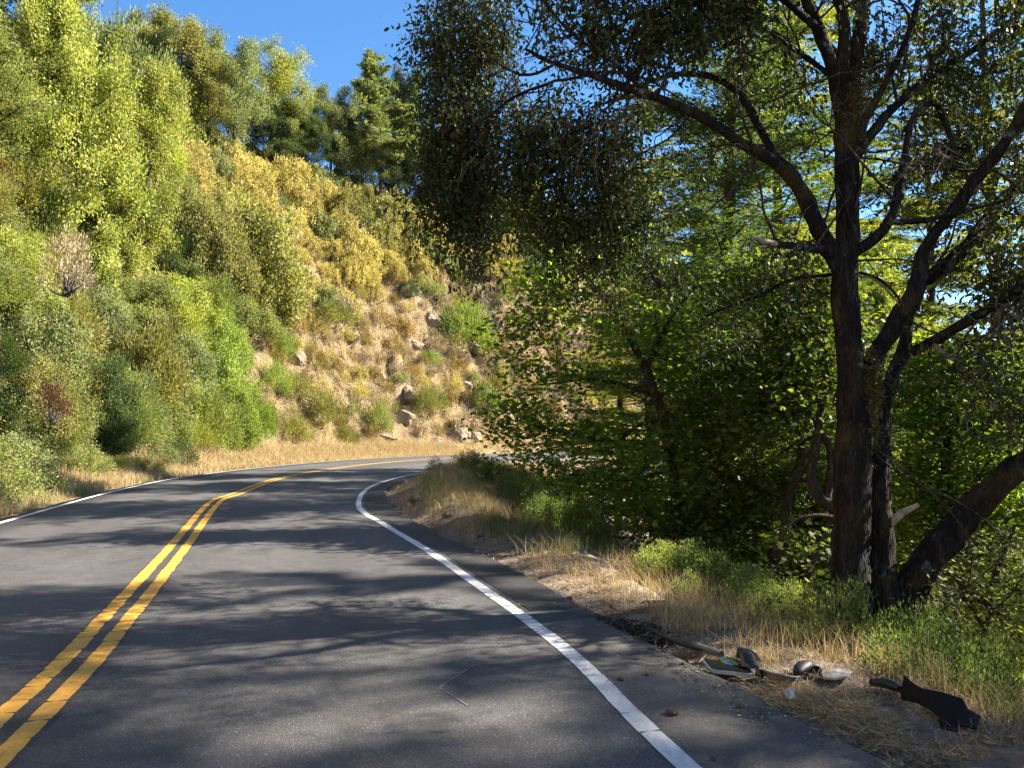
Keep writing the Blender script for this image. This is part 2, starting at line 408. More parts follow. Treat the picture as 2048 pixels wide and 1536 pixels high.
M['slope'] = soil_mat('cut_slope_soil', [(.12, .085, .048), (.27, .20, .112), (.40, .31, .175), (.48, .40, .24)], patch=(.40, .285, .18), bumpd=.38)
M['ground'] = soil_mat('shoulder_soil', [(.10, .075, .055), (.17, .13, .10), (.25, .20, .155), (.30, .25, .2)], scale=1.8, bumpd=.05)
M['rock'] = soil_mat('rock_pale', [(.20, .145, .10), (.33, .255, .18), (.44, .36, .27)], scale=1.6, bumpd=.12)
M['stone'] = soil_mat('stone_brown', [(.12, .09, .07), (.20, .16, .125), (.28, .235, .19)], scale=8, bumpd=.02)

def plain_mat(name, col, rough=.5, metal=0.0, spec=.5, nscale=18, namt=.35):
    m, nt, o = new_mat(name); b = NB(nt); v = b.coord()
    c = b.mix(1.0, col, b.ramp(b.noise(nscale, v, 5, .65), [(.3, 1 - namt), (.7, 1 + namt * .5)]), 'MULTIPLY')
    nm = b.bump(b.noise(nscale * 3, v, 3, .6), .25, .004)
    b.l(b.bsdf(c, rough, spec, nm, metal), o.inputs[0]); return m
M['plastic'] = plain_mat('black_plastic', (.02, .02, .021), .55)
M['liner'] = plain_mat('black_liner', (.010, .0095, .009), .85, spec=.2, namt=.6)
M['palewood'] = plain_mat('torn_pale_wood', (.40, .33, .26), .85, nscale=12, namt=.6)
M['gloss'] = plain_mat('gloss_black_plastic', (.012, .012, .013), .16, spec=.6)
M['greyplastic'] = plain_mat('grey_plastic', (.12, .12, .12), .45)
M['silver'] = plain_mat('scuffed_silver', (.55, .56, .56), .32, .6)
M['mirror'] = plain_mat('mirror_lens', (.50, .54, .54), .12, .9, namt=.5, nscale=30)
M['paleplastic'] = plain_mat('dusty_pale_plastic', (.25, .235, .22), .8, namt=.6)
M['rust'] = plain_mat('rusty_wood', (.17, .06, .03), .85, nscale=9, namt=.6)
M['clear'] = plain_mat('clear_shard', (.30, .31, .32), .15, spec=.8)
M['reflector'] = plain_mat('orange_shard', (.30, .075, .025), .5)

# ------------------------------------------------------------------ terrain, road
def axis(segs):
    out = []
    for a, b_, st in segs: out.append(np.arange(a, b_, st))
    return np.concatenate(out + [[segs[-1][1]]])
gx = axis([(-120, -46, 2.5), (-46, -20, .55), (-20, 9, .32), (9, 24, .7), (24, 140, 2.5)])
gy = axis([(-40, -4, 1.5), (-4, 34, .32), (34, 80, .5), (80, 160, 2.2)])
GX, GY = np.meshgrid(gx, gy); GZ = height(GX, GY)
dlg = sdist(np.stack([GX.ravel(), GY.ravel()], 1), YEL).reshape(GX.shape)
nx, ny = len(gx), len(gy)
ii = (np.arange(ny - 1)[:, None] * nx + np.arange(nx - 1)[None]).ravel()
quads = np.stack([ii, ii + 1, ii + nx + 1, ii + nx], 1)
V = np.stack([GX.ravel(), GY.ravel(), GZ.ravel()], 1)
side = dlg.ravel()[quads].mean(1) > 0
def sub(q):
    u, inv = np.unique(q, return_inverse=True); return V[u], inv.reshape(q.shape)
for nm_, msk, mt in (('hillside', side, 'slope'), ('ground', ~side, 'ground')):
    v_, f_ = sub(quads[msk]); tag(link(nm_, mesh_np(nm_, v_, f_, M[mt], smooth_sh=True)), kind='structure')

def resamp(poly, n):
    s = np.concatenate([[0], np.cumsum(np.linalg.norm(np.diff(poly, axis=0), axis=1))]); q = np.linspace(0, s[-1], n)
    return np.stack([np.interp(q, s, poly[:, k]) for k in range(2)], 1)

def nearest_on(poly, P):
    return np.array([poly[np.argmin(((poly - p) ** 2).sum(1))] for p in P])
n = len(YEL)
LE = nearest_on(resamp(EL, 4000), YEL); 
RE = nearest_on(resamp(ER, 4000), YEL)
# ragged asphalt edge
tt = np.arange(n)
jl = np.array([.05 * (random.random() - .5) for _ in tt]); jr = np.array([.06 * (random.random() - .5) for _ in tt])
LE = LE + jl[:, None]; RE = RE + jr[:, None]
rows = np.linspace(0, 1, 9)
RV = np.stack([LE * (1 - k) + RE * k for k in rows], 1); 
rv = np.zeros((n, len(rows) + 2, 3)); rv[:, 1:-1, :2] = RV; rv[:, 0, :2] = LE; rv[:, -1, :2] = RE; rv[:, 0, 2] = rv[:, -1, 2] = -.14
k = len(rows) + 2
ii = (np.arange(n - 1)[:, None] * k + np.arange(k - 1)[None]).ravel()
road = link('road', mesh_np('road', rv.reshape(-1, 3), np.stack([ii, ii + 1, ii + k + 1, ii + k], 1), M['asphalt'], np.tile(np.concatenate([[0], rows, [1]]), n))); tag(road, kind='structure')

def marking(name, poly, off, width, mat, seg=(.16, .34), jit=.008, gap=.006, skew=.03, scal=.0, z=.004, s0=None, s1=None):
    """A painted line as short blocks, with hairline cracks between them and uneven edges."""
    s = np.concatenate([[0], np.cumsum(np.linalg.norm(np.diff(poly, axis=0), axis=1))])
    t = np.gradient(poly, axis=0); t /= np.linalg.norm(t, axis=1)[:, None]; nr = np.stack([-t[:, 1], t[:, 0]], 1)
    def P(q, o):
        c = np.array([np.interp(q, s, poly[:, 0]), np.interp(q, s, poly[:, 1])]); m_ = np.array([np.interp(q, s, nr[:, 0]), np.interp(q, s, nr[:, 1])])
        return c + m_ * o
    V, Fc = [], []; q = s[0]; hw = width / 2
    while q < s[-1] - .5:
        L = random.uniform(*seg); sk_ = random.uniform(-skew, skew); g = gap if random.random() < .6 else 0.0
        a0, a1 = random.uniform(-jit, jit), random.uniform(-jit, jit); bw = random.uniform(.1, 1.4)
        base = len(V); m_ = 7
        for i in range(m_):
            u = i / (m_ - 1); qq = q + (L - g) * u
            bul = scal * bw * (math.sin(PI * min(1, u * 1.02)) ** .6 - .5)
            j1, j2 = random.uniform(-jit, jit) * .35, random.uniform(-jit, jit) * .35
            p1 = P(qq + sk_, off + hw + a0 + j1 + bul); p2 = P(qq - sk_, off - hw + a1 + j2 - bul)
            pm1 = P(qq + sk_ * .3, off + hw * .33); pm2 = P(qq - sk_ * .3, off - hw * .33)
            for p in (p1, pm1, pm2, p2): V.append((p[0], p[1], z))
        for i in range(m_ - 1):
            for j in range(3):
                b_ = base + i * 4 + j; Fc.append((b_, b_ + 1, b_ + 5, b_ + 4))
        q += L
    return tag(link(name, mesh_np(name, V, Fc, M[mat])), kind='structure')
marking('yellow_line_marking', YEL, .107, .118, 'yellow', (.15, .27), .006, .004, .02, .006)
marking('yellow_line_marking', YEL, -.107, .118, 'yellow', (.15, .33), .006, .002, .02, .006)
band_a = offset(YEL, .19); band_b = offset(YEL, -.19)
tag(link('tar_band', strip('tar_band', band_a, band_b, .002, M['tarband'])), kind='structure')
marking('white_line_marking', WHR, 0, .118, 'white', (.18, .45), .0035, .0022, .02, .002)
marking('white_line_marking', WHL, 0, .12, 'white', (.2, .5), .008, .004, .03, .0)

# dusty turnout on the right, and the darker new asphalt strip beside the white line
tp = [gp(*p) for p in ((1150, 1536), (1330, 1536), (1766, 1526), (1688, 1480), (1610, 1438), (1535, 1400), (1500, 1362), (1440, 1330), (1360, 1300), (1290, 1272), (1205, 1240))]
def poly_sheet(name, outline, z, mat, n=8, jit=.03):
    P = spline(outline + [outline[0]], .12)[:-1]; P = P + R.normal(size=P.shape) * jit * .5
    c = P.mean(0); m_ = len(P); V = [(c[0], c[1], z)] + [(p[0], p[1], z) for p in P]
    return mesh_np(name, V, [(0, 1 + i, 1 + (i + 1) % m_) for i in range(m_)], M[mat])
def band(name, lo, hi, mat, z, o1, o2, jit=.02):
    w_ = WHR[(WHR[:, 1] >= lo) & (WHR[:, 1] <= hi)]; a = nearest_on(resamp(offset(WHR, o1), 4000), w_); b_ = nearest_on(resamp(offset(ER, o2), 4000), w_)
    a = a + (fbm(w_[:, 0] * 2 + 3, w_[:, 1] * 2, 77, 3) * jit * 4)[:, None]
    return tag(link(name, strip(name, a, b_, z, M[mat])), kind='structure')
band('fresh_asphalt_strip', 6.35, 60, 'fresh', .004, -.13, .04, .003)
band('dusty_turnout', -20, 6.6, 'turnout', .003, -.05, .02, .0)

# ------------------------------------------------------------------ plants
def poly_bez(p0, d, L, n, wig=.12, up=.0, droop=.0):
    """A wandering branch line from p0 along d."""
    P = [np.array(p0, float)]; d = unit(np.array(d, float)); st = L / n
    for i in range(n):
        d = unit(d + R.normal(size=3) * wig + np.array([0, 0, up - droop * (i / n)])); P.append(P[-1] + d * st)
    return np.array(P)

def cluster(P, n, rad, L, W, up=.25, out=None, shape='rhomb', hang=0.0, flat=0.0):
    P = np.atleast_2d(P); m_ = len(P); c = np.repeat(P, n, 0); o = rdir(m_ * n) * (R.random((m_ * n, 1)) ** .5) * rad
    if flat: o[:, 2] *= flat
    d = unit(o / (rad + 1e-6) * .7 + R.normal(size=o.shape) * .6 + np.array([0, 0, up - hang]))
    ln = L * R.uniform(.65, 1.3, len(c)); vv = np.clip(np.repeat(R.random(m_), n) * .55 + R.random(len(c)) * .6 - .07, 0, 1)
    return leaves(c + o, d, ln, ln * W, shape, val=vv)

def broadleaf(seed, H, spread, tr, first=.22, nprim=11, nl=16, leaf=.15, crad=.55, shape='rhomb', W=.5, multi=1, upw=.10, hang=0.0, lean=(0, 0), dens=1.0, nsec=6, low=.0, top=1.0):
    """A broad-leaved tree at the origin -> (trunk V,F,A), (crown V,F,A)."""
    global R
    keep = R; R = np.random.default_rng(seed); lines, tips = [], []
    for s in range(multi):
        a = 2 * PI * s / max(1, multi) + R.random(); sp = .0 if multi == 1 else .22
        d0 = (math.cos(a) * sp + lean[0], math.sin(a) * sp + lean[1], 1)
        n = 9; tk = poly_bez((math.cos(a) * tr * (multi > 1), math.sin(a) * tr * (multi > 1), -.5), d0, H * .86 + .5, n, .07, .10)
        rr = tr * (1 - .8 * np.linspace(0, 1, n + 1) ** 1.1) * (1 if multi == 1 else .72); rr[0] *= 1.35
        lines.append((tk, rr)); m_ = max(4, nprim // multi)
        for i in range(m_):
            f = first + (top - first) * (i + R.random() * .8) / m_; f = min(f, .99); k = f * n; i0 = int(k); p = tk[i0] + (tk[min(n, i0 + 1)] - tk[i0]) * (k - i0)
            az = i * 2.4 + R.random() * .8 + s; el = R.uniform(.15, .55) + .5 * f
            shp = math.sin(PI * min(1, (.18 + .82 * (f - first * .5)))) ** .6
            L = spread * max(.28, shp) * R.uniform(.75, 1.15) * (.85 if multi > 1 else 1)
            br = poly_bez(p, (math.cos(az) * math.cos(el), math.sin(az) * math.cos(el), math.sin(el)), L, 6, .16, upw, hang * .35)
            r0 = max(.018, tr * .42 * (1 - f * .6)); lines.append((br, np.linspace(r0, .012, 7)))
            tips.append(br[-1]); 
            for j in range(nsec):
                g = R.uniform(.25, 1.0) * 6; j0 = min(5, int(g)); q = br[j0] + (br[j0 + 1] - br[j0]) * (g - j0)
                dd = unit(br[j0 + 1] - br[j0] + R.normal(size=3) * .85 + np.array([0, 0, upw * 1.5 - hang * .4]))
                sb = poly_bez(q, dd, L * R.uniform(.18, .42), 3, .22, upw, hang * .6); lines.append((sb, np.linspace(r0 * .32 + .005, .005, 4)))
                tips += [sb[-1], sb[2], sb[1] + R.normal(size=3) * .15]
    tips = np.array(tips); tips = tips[R.random(len(tips)) < dens]
    tr_ = tubes(lines, 7, .06)
    cr = cluster(tips, nl, crad, leaf, W, .25, shape=shape, hang=hang)
    R = keep
    return tr_, cr

def conifer(seed, H, rad, tr, first=.15, step=.45, card=.22, dens=1.0, droop=.15, ragged=.3, cw=.3, per=6):
    global R
    keep = R; R = np.random.default_rng(seed); lines = []; Ps, Ds, Ls = [], [], []
    n = 14; tk = poly_bez((0, 0, -.6), (0, 0, 1), H + .6, n, .012, .05)
    lines.append((tk, tr * (1 - .93 * np.linspace(0, 1, n + 1))))
    z = H * first
    while z < H * .985:
        f = z / H; k = (z + .6) / (H + .6) * n; i0 = min(n - 1, int(k)); p = tk[i0] + (tk[i0 + 1] - tk[i0]) * (k - i0)
        for w_ in range(R.integers(3, 6)):
            if R.random() > dens: continue
            az = R.random() * 2 * PI; L = rad * (1 - (f - first) / (1 - first)) ** .75 * R.uniform(1 - ragged, 1.05) + .25
            el = -.15 + .75 * f + R.uniform(-.15, .15)
            br = poly_bez(p, (math.cos(az) * math.cos(el), math.sin(az) * math.cos(el), math.sin(el)), L, 5, .06, .02, droop)
            lines.append((br, np.linspace(max(.012, tr * .16 * (1 - f) + .01), .005, 6)))
            m_ = max(4, int(L / .15)); g = np.linspace(.12, 1, m_) * 5; j0 = np.minimum(4, g.astype(int)); q = br[j0] + (br[j0 + 1] - br[j0]) * (g - j0)[:, None]
            T = unit(br[j0 + 1] - br[j0]); S = unit(np.cross(T, (0, 0, 1)))
            for sgn in (-1, 1):
                ln = (L * .32 * (1 - .55 * np.linspace(0, 1, m_)) + .12) * R.uniform(.6, 1.2, m_)
                dd = unit(T * .8 + S * sgn * R.uniform(.6, 1.1, (m_, 1)) + np.array([0, 0, -.12]) + R.normal(size=(m_, 3)) * .12)
                for u in np.linspace(.05, .98, per):
                    for fl in (-1, 1):
                        Ps.append(q + dd * (ln * u)[:, None]); sd = np.cross(dd, (0, 0, 1)) * fl
                        Ds.append(unit(dd + sd * .6 + R.normal(size=dd.shape) * .35)); Ls.append(np.full(m_, card) * R.uniform(.6, 1.2, m_))
        z += step * R.uniform(.7, 1.3)
    Ps, Ds, Ls = np.vstack(Ps), np.vstack(Ds), np.concatenate(Ls)
    cr = leaves(Ps, Ds, Ls, Ls * cw, 'rhomb'); tr_ = tubes(lines, 8, .04); R = keep
    return tr_, cr

def bush(seed, rx, h, ncl, nl, leaf, W=.5, crad=.35, shape='rhomb', up=.3, core=.25, feather=0.0, stems=9, lumpa=.35):
    """A shrub on the ground at the origin: leaf clumps over a lumpy dome -> stems, foliage."""
    global R
    keep = R; R = np.random.default_rng(seed)
    d = rdir(ncl); d[:, 2] = np.abs(d[:, 2]); rr = np.where(R.random(ncl) < core, R.uniform(.35, .8, ncl), R.uniform(.78, 1.08, ncl))
    lump = 1 + lumpa * fbm(d[:, 0] * 1.9 + seed, d[:, 1] * 1.9 + d[:, 2] * 1.5, seed, 3)
    C = d * (rr * lump)[:, None] * np.array([rx, rx, h]); C[:, 2] += .05
    lines = []
    for i in R.choice(ncl, min(stems, ncl), replace=False):
        b0 = np.array([*(R.normal(size=2) * rx * .12), -.2]); m_ = (b0 + C[i]) / 2 + R.normal(size=3) * rx * .12
        t = np.linspace(0, 1, 6)[:, None]; lines.append(((1 - t) ** 2 * b0 + 2 * t * (1 - t) * m_ + t * t * C[i], np.linspace(.035 * rx, .006, 6)))
    if feather:
        m_ = nl; c = np.repeat(C, m_, 0); dr = unit(np.repeat(d, m_, 0) * .7 + R.normal(size=c.shape) * .45 + np.array([0, 0, feather])); t = R.random((len(c), 1)) * crad * 1.6
        ln = leaf * R.uniform(.6, 1.4, len(c)); vv = np.clip(np.repeat(R.random(ncl), m_) * .5 + R.random(len(c)) * .5, 0, 1)
        cr = leaves(c + dr * t + R.normal(size=c.shape) * crad * .28, dr, ln, ln * W, shape, val=vv)
    else:
        cr = cluster(C, nl, crad, leaf, W, up, shape=shape)
    st = tubes(lines, 5, .05); R = keep
    return st, cr

ASSET = {}
def asset(key, gen, bark, leafm, parts=('trunk', 'crown')):
    a, c = gen
    ASSET[key] = (mesh_np(key + '_' + parts[0], a[0], a[1], M[bark], a[2], True), mesh_np(key + '_' + parts[1], c[0], c[1], M[leafm], c[2]), parts)

def put(key, name, loc, sc, label, catg, group=None, rz=None, leafm=None, barkm=None):
    a, c, parts = ASSET[key]
    e = empty(name, loc, random.uniform(0, 2 * PI) if rz is None else rz, sc)
    tag(e, label, catg, group)
    for me, nm_, mm in ((a, parts[0], barkm), (c, parts[1], leafm)):
        if not len(me.vertices): continue
        o = link(nm_, me, e)
        if mm: o.material_slots[0].link = 'OBJECT'; o.material_slots[0].material = M[mm]
    return e

asset('leafy_a', broadleaf(1, 10, 3.4, .17, .10, 30, 100, .13, .50, W=.5, nsec=6), 'bark2', 'bright')
asset('leafy_b', broadleaf(2, 10, 3.0, .16, .08, 30, 100, .13, .50, W=.5, nsec=6, multi=2), 'bark2', 'bright')
asset('oak_a', broadleaf(3, 9, 4.2, .22, .18, 26, 85, .13, .50, W=.55, nsec=5), 'bark2', 'olive')
asset('oak_b', broadleaf(4, 9, 4.0, .22, .25, 26, 85, .13, .50, W=.55, nsec=5, multi=2), 'bark2', 'olive')
asset('madrone', broadleaf(5, 11, 4.0, .24, .35, 21, 44, .17, .6, W=.4, nsec=8, multi=3), 'bark_red', 'bright')
asset('pine', conifer(6, 15, 3.8, .28, .28, .42, .42, .85, .05, .45, .24), 'bark_grey', 'grey')
asset('fir', conifer(7, 16, 3.0, .25, .12, .40, .36, .95, .1, .35, .26), 'bark2', 'grey')
P2 = ('stems', 'foliage')
asset('shrub_a', bush(11, 1.6, 1.7, 150, 42, .12, .5, .32), 'bark2', 'green', P2)
asset('shrub_b', bush(12, 1.6, 2.3, 170, 42, .11, .5, .34), 'bark2', 'green', P2)
asset('shrub_c', bush(13, 1.9, 1.5, 150, 46, .10, .6, .30), 'bark2', 'green', P2)
asset('gold_a', bush(14, 1.3, 1.25, 95, 40, .105, .6, .20, core=.15), 'bark2', 'golden', P2)
asset('gold_b', bush(15, 1.5, 1.1, 110, 40, .105, .6, .20, core=.15), 'bark2', 'golden', P2)
asset('broom_a', bush(16, 1.5, 2.2, 240, 46, .17, .26, .40, feather=.75), 'bark2', 'lime', P2)
asset('broom_b', bush(17, 1.3, 1.2, 120, 42, .18, .18, .36, feather=.5), 'bark2', 'lime', P2)
asset('tuft_a', bush(18, .7, .65, 50, 30, .13, .22, .20, feather=.5, stems=4), 'bark2', 'orange', P2)
asset('tuft_b', bush(19, .8, .55, 50, 30, .09, .5, .18, stems=4), 'bark2', 'orange', P2)
asset('willow', bush(26, 1.6, 2.6, 300, 60, .10, .32, .36, feather=.28, core=.2), 'bark2', 'lime', P2)
asset('dome_a', bush(27, 1.6, 1.9, 105, 210, .095, .48, .36, core=.25, lumpa=.75), 'bark2', 'green', P2)
asset('dome_b', bush(28, 1.55, 1.6, 95, 210, .105, .42, .36, core=.25, feather=.25, lumpa=.8), 'bark2', 'green', P2)
asset('dome_c', bush(29, 1.4, 2.3, 115, 200, .09, .55, .37, core=.25, lumpa=.75), 'bark2', 'green', P2)
asset('dead_a', bush(20, 1.2, 1.1, 80, 26, .13, .3, .30, feather=.2, stems=26), 'bark_grey', 'dead', P2)

# ---- left forest: (px, top py, depth, asset, width px, leaf, name, label, category)
def zb(x, y): return hz(x, y) - .1
def tree_px(px, top, d, key, wpx, leafm, name, label, catg, group=None, H=None, S=None, z=None):
    p = at(px, top, d); zz = zb(p[0], p[1]) if z is None else z; h = p[2] - zz
    return put(key, name, (p[0], p[1], zz), (wpx * mpp(d) / S, wpx * mpp(d) / S, max(.4, h / H)), label, catg, group, leafm=leafm)

FOREST = [
 (165, -25, 34, 'leafy_a', 330, 'bright', 'bay_tree', 'tall yellow-green tree rising highest above the left bank'),
 (250, 70, 37, 'leafy_b', 250, 'bright', 'bay_tree', 'yellow-green tree leaning out of the right flank of the tallest left tree'),
 (60, -120, 37, 'leafy_b', 330, 'green', 'bay_tree', 'mid green tree cut off by the top left corner'),
 (-40, 60, 30, 'leafy_a', 300, 'green', 'bay_tree', 'mid green tree cut off by the left edge above the bronze tree'),
 (490, 385, 41, 'oak_a', 240, 'olive', 'oak', 'wide olive oak standing alone in front of the golden shrubs'),
 (415, 430, 41, 'oak_b', 130, 'olive', 'oak', 'small olive oak touching the left side of the wide olive oak'),
]
DIM = {'leafy_a': (10.2, 7.0), 'leafy_b': (10.2, 6.6), 'oak_a': (9.4, 8.4), 'oak_b': (9.4, 8.2), 'madrone': (11, 8), 'pine': (15, 7), 'fir': (16, 6),
       'shrub_a': (1.9, 3.4), 'shrub_b': (2.5, 3.4), 'shrub_c': (1.7, 4.0), 'gold_a': (1.4, 2.7), 'gold_b': (1.25, 3.1), 'broom_a': (2.6, 3.4), 'broom_b': (1.5, 3.0), 'tuft_a': (.85, 1.6), 'tuft_b': (.7, 1.75), 'dead_a': (1.3, 2.6), 'willow': (3.0, 3.7), 'dome_a': (2.2, 3.6), 'dome_b': (1.9, 3.4), 'dome_c': (2.6, 3.2)}
FOREST = [f_ for f_ in FOREST if f_[6] != 'oak']
for px, top, d, key, wpx, lm, nm_, lb in FOREST:
    tree_px(px, top, d, key, wpx, lm, nm_, lb, 'tree', 'trees on the left bank', *DIM[key])

def put_hit(px, base, key, wpx, hpx, leafm, name, label, catg, group=None, barkm=None):
    """Stand a plant where the hillside shows at pixel (px, base)."""
    h = hill_hit(px, base)
    if h is None: return None
    d = h[1]; H_, S_ = DIM[key]
    return put(key, name, (h[0], h[1], h[2] - .12), (wpx * mpp(d) / S_, wpx * mpp(d) / S_, hpx * mpp(d) / H_), label, catg, group, leafm=leafm, barkm=barkm)

RIDGE = [
 (345, 285, 'oak_a', 200, 270, 'olive', 'oak', 'dark oak with bare upper branches on the ridge beside the tall yellow-green tree'),
 (285, 240, 'oak_b', 120, 220, 'green', 'oak', 'green oak on the ridge half hidden by the tall yellow-green tree'),
 (452, 330, 'oak_b', 170, 250, 'grey', 'oak', 'grey-green oak on the ridge between the dark oak and the madrone'),
 (405, 310, 'oak_a', 130, 190, 'olive', 'oak', 'olive oak low in front of the grey-green ridge oak'),
 (560, 335, 'madrone', 170, 215, 'bright', 'madrone', 'round-topped madrone with red limbs on the ridge'),
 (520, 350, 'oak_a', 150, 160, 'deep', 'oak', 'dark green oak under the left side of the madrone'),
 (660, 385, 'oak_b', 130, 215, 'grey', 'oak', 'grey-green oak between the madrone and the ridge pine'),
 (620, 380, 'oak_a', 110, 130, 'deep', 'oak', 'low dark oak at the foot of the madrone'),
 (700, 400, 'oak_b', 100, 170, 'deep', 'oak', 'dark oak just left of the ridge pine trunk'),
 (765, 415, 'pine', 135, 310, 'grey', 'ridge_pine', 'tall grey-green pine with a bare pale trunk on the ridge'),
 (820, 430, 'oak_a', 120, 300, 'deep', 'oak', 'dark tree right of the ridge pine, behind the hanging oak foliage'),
 (860, 450, 'oak_b', 130, 200, 'green', 'oak', 'green oak on the ridge behind the hanging oak foliage'),
 (930, 480, 'oak_a', 150, 130, 'green', 'oak', 'rounded green oak low on the ridge under the hanging oak foliage'),
 (1000, 495, 'oak_b', 130, 110, 'bright', 'oak', 'yellow-green oak at the right end of the golden shrubs'),
 (1060, 520, 'fir', 110, 190, 'bright', 'fir', 'sunlit young fir at the right end of the ridge'),
 (1130, 560, 'oak_a', 160, 150, 'green', 'oak', 'green oak on the ridge behind the maple crown'),
 (300, 275, 'oak_b', 130, 210, 'deep', 'oak', 'dark oak standing behind the dark ridge oak'), (480, 330, 'oak_a', 130, 190, 'green', 'oak', 'green oak pressed against the left of the madrone'),
 (600, 370, 'oak_b', 120, 170, 'green', 'oak', 'green oak against the right foot of the madrone'), (735, 415, 'oak_a', 110, 150, 'green', 'oak', 'green oak at the left foot of the ridge pine'),
 (800, 430, 'oak_b', 110, 150, 'deep', 'oak', 'low dark oak at the right foot of the ridge pine'), (880, 470, 'fir', 80, 190, 'grey', 'fir', 'narrow grey fir on the ridge behind the hanging foliage'),
]
for px, base, key, wpx, hpx, lm, nm_, lb in RIDGE:
    put_hit(px, base, key, wpx * 1.3, hpx * 1.06, lm, nm_, lb, 'tree', 'trees along the ridge')
# ------------------------------------------------------------------ shrubs in numbers, each with a label by its place
ORD = ['leftmost', 'second', 'third', 'fourth', 'fifth', 'sixth', 'seventh', 'eighth', 'ninth', 'tenth', 'eleventh', 'twelfth', 'thirteenth', 'fourteenth', 'fifteenth', 'sixteenth', 'seventeenth', 'eighteenth', 'nineteenth', 'twentieth', 'twenty-first', 'twenty-second', 'twenty-third', 'twenty-fourth', 'twenty-fifth', 'twenty-sixth', 'twenty-seventh', 'twenty-eighth', 'twenty-ninth', 'thirtieth']
PENDING = {}
def later(o, px, what, where):
    if o is not None: PENDING.setdefault((what, where), []).append((px, o))
def settle():
    for (what, where), L in PENDING.items():
        L.sort(key=lambda t: t[0])
        for i, (px, o) in enumerate(L):
            if len(L) == 1: o['label'] = f'{what} {where}'
            elif i == 0: o['label'] = f'leftmost {what} {where}'
            elif i == len(L) - 1: o['label'] = f'rightmost {what} {where}'
            else: o['label'] = f'{what} {where}, {ORD[i]} from left'
    PENDING.clear()

# golden thicket on the upper slope: rows under the ridge
top_line = np.array([(320, 225), (400, 285), (480, 325), (560, 352), (640, 380), (720, 405), (800, 432), (880, 455), (960, 480), (1060, 520)])
low_line = np.array([(320, 420), (400, 420), (480, 470), (560, 560), (620, 610), (680, 620), (745, 585), (770, 545), (860, 535), (960, 540), (1060, 570)])
for row, fr in enumerate((0.0, .18, .36, .54, .72, .88, 1.0)):
    px = 318 + row * 9
    while px < 1065:
        y0 = np.interp(px, top_line[:, 0], top_line[:, 1]); y1 = np.interp(px, low_line[:, 0], low_line[:, 1])
        py = y0 + (y1 - y0) * fr + random.uniform(-7, 7)
        narrow = (y1 - y0) < 75
        if not (narrow and row in (2, 4)):
            zone = 'by the wide oak' if px < 440 else 'under the madrone' if px < 620 else 'under the ridge pine' if px < 800 else 'under hanging foliage'
            rw = ('along the top edge of the thicket' if row == 0 else 'in the upper thicket' if row <= 2 else 'in the middle of the thicket' if row <= 4 else 'along the lower thicket edge')
            wpx = (random.uniform(62, 100) if row < 4 else random.uniform(48, 72)) * (1.0 if px > 420 else 1.1); r_ = random.random()
            kind = 'golden' if r_ < .60 + .06 * row else 'olive' if r_ < .84 else 'grey'
            what = {'golden': 'golden shrub', 'olive': 'olive shrub', 'grey': 'grey-green shrub'}[kind]
            k = random.choice(('gold_a', 'gold_b'))
            o = put_hit(px, py + 14, k, wpx, wpx * random.uniform(.62, .9), kind, 'thicket_shrub', None, 'shrub', 'shrubs of the golden thicket')
            later(o, px, what, f'{rw} {zone}')
        px += random.uniform(38, 56)

# the bare cut slope: scattered low plants
def inpoly(x, y, P):
    c = False; j = len(P) - 1
    for i in range(len(P)):
        if (P[i][1] > y) != (P[j][1] > y) and x < (P[j][0] - P[i][0]) * (y - P[i][1]) / (P[j][1] - P[i][1]) + P[i][0]: c = not c
        j = i
    return c
CUT = [(530, 690), (600, 640), (660, 640), (770, 560), (1000, 550), (1060, 600), (1300, 700), (1300, 860), (1000, 880), (560, 880)]
def slope_zone(px, py):
    v = 'upper' if py < 660 else 'middle' if py < 770 else 'lower'
    h_ = 'left side' if px < 690 else 'centre' if px < 860 else 'right side'
    if px > 1010: return f'on the {v} slope seen through the maple'
    return f'on the {v} {h_} of the bare slope'
SPEC = [  # (px, base py, asset, w, h, leaf, phrase)
 (930, 690, 'broom_b', 130, 85, 'lime', 'wide lime shrub'), (850, 845, 'broom_b', 70, 55, 'olive', 'rounded olive shrub'),
 (755, 870, 'broom_b', 60, 60, 'green', 'dark green shrub'),
 (640, 850, 'broom_b', 90, 60, 'olive', 'feathery olive shrub'), (560, 735, 'broom_b', 70, 56, 'lime', 'light green broom'),
 (665, 650, 'broom_b', 100, 46, 'olive', 'olive broom'), (815, 600, 'shrub_c', 50, 36, 'deep', 'small dark green shrub'),
 (860, 720, 'broom_b', 46, 28, 'lime', 'small lime shrub'), (970, 830, 'shrub_a', 70, 70, 'green', 'green shrub'),
 
 (640, 730, 'shrub_c', 50, 36, 'olive', 'rounded olive shrub'), (560, 650, 'shrub_a', 70, 60, 'olive', 'dark olive shrub'),
 (870, 610, 'broom_b', 46, 30, 'green', 'small green shrub'), 
 (590, 790, 'broom_b', 80, 50, 'olive', 'feathery olive shrub'), (585, 880, 'broom_b', 80, 46, 'olive', 'low olive broom'), (548, 800, 'broom_b', 70, 60, 'lime', 'lime broom'), (690, 880, 'broom_b', 60, 34, 'olive', 'low olive broom'), 
 (585, 590, 'gold_a', 60, 60, 'golden', 'golden shrub'), (700, 560, 'gold_b', 80, 80, 'golden', 'large golden shrub'),
]
for px, py, k, w_, h_, lm, what in SPEC:
    o = put_hit(px, py, k, w_, h_, lm, 'slope_shrub', None, 'shrub', 'shrubs on the bare slope'); later(o, px, what, slope_zone(px, py))
pts = []
tries = 0
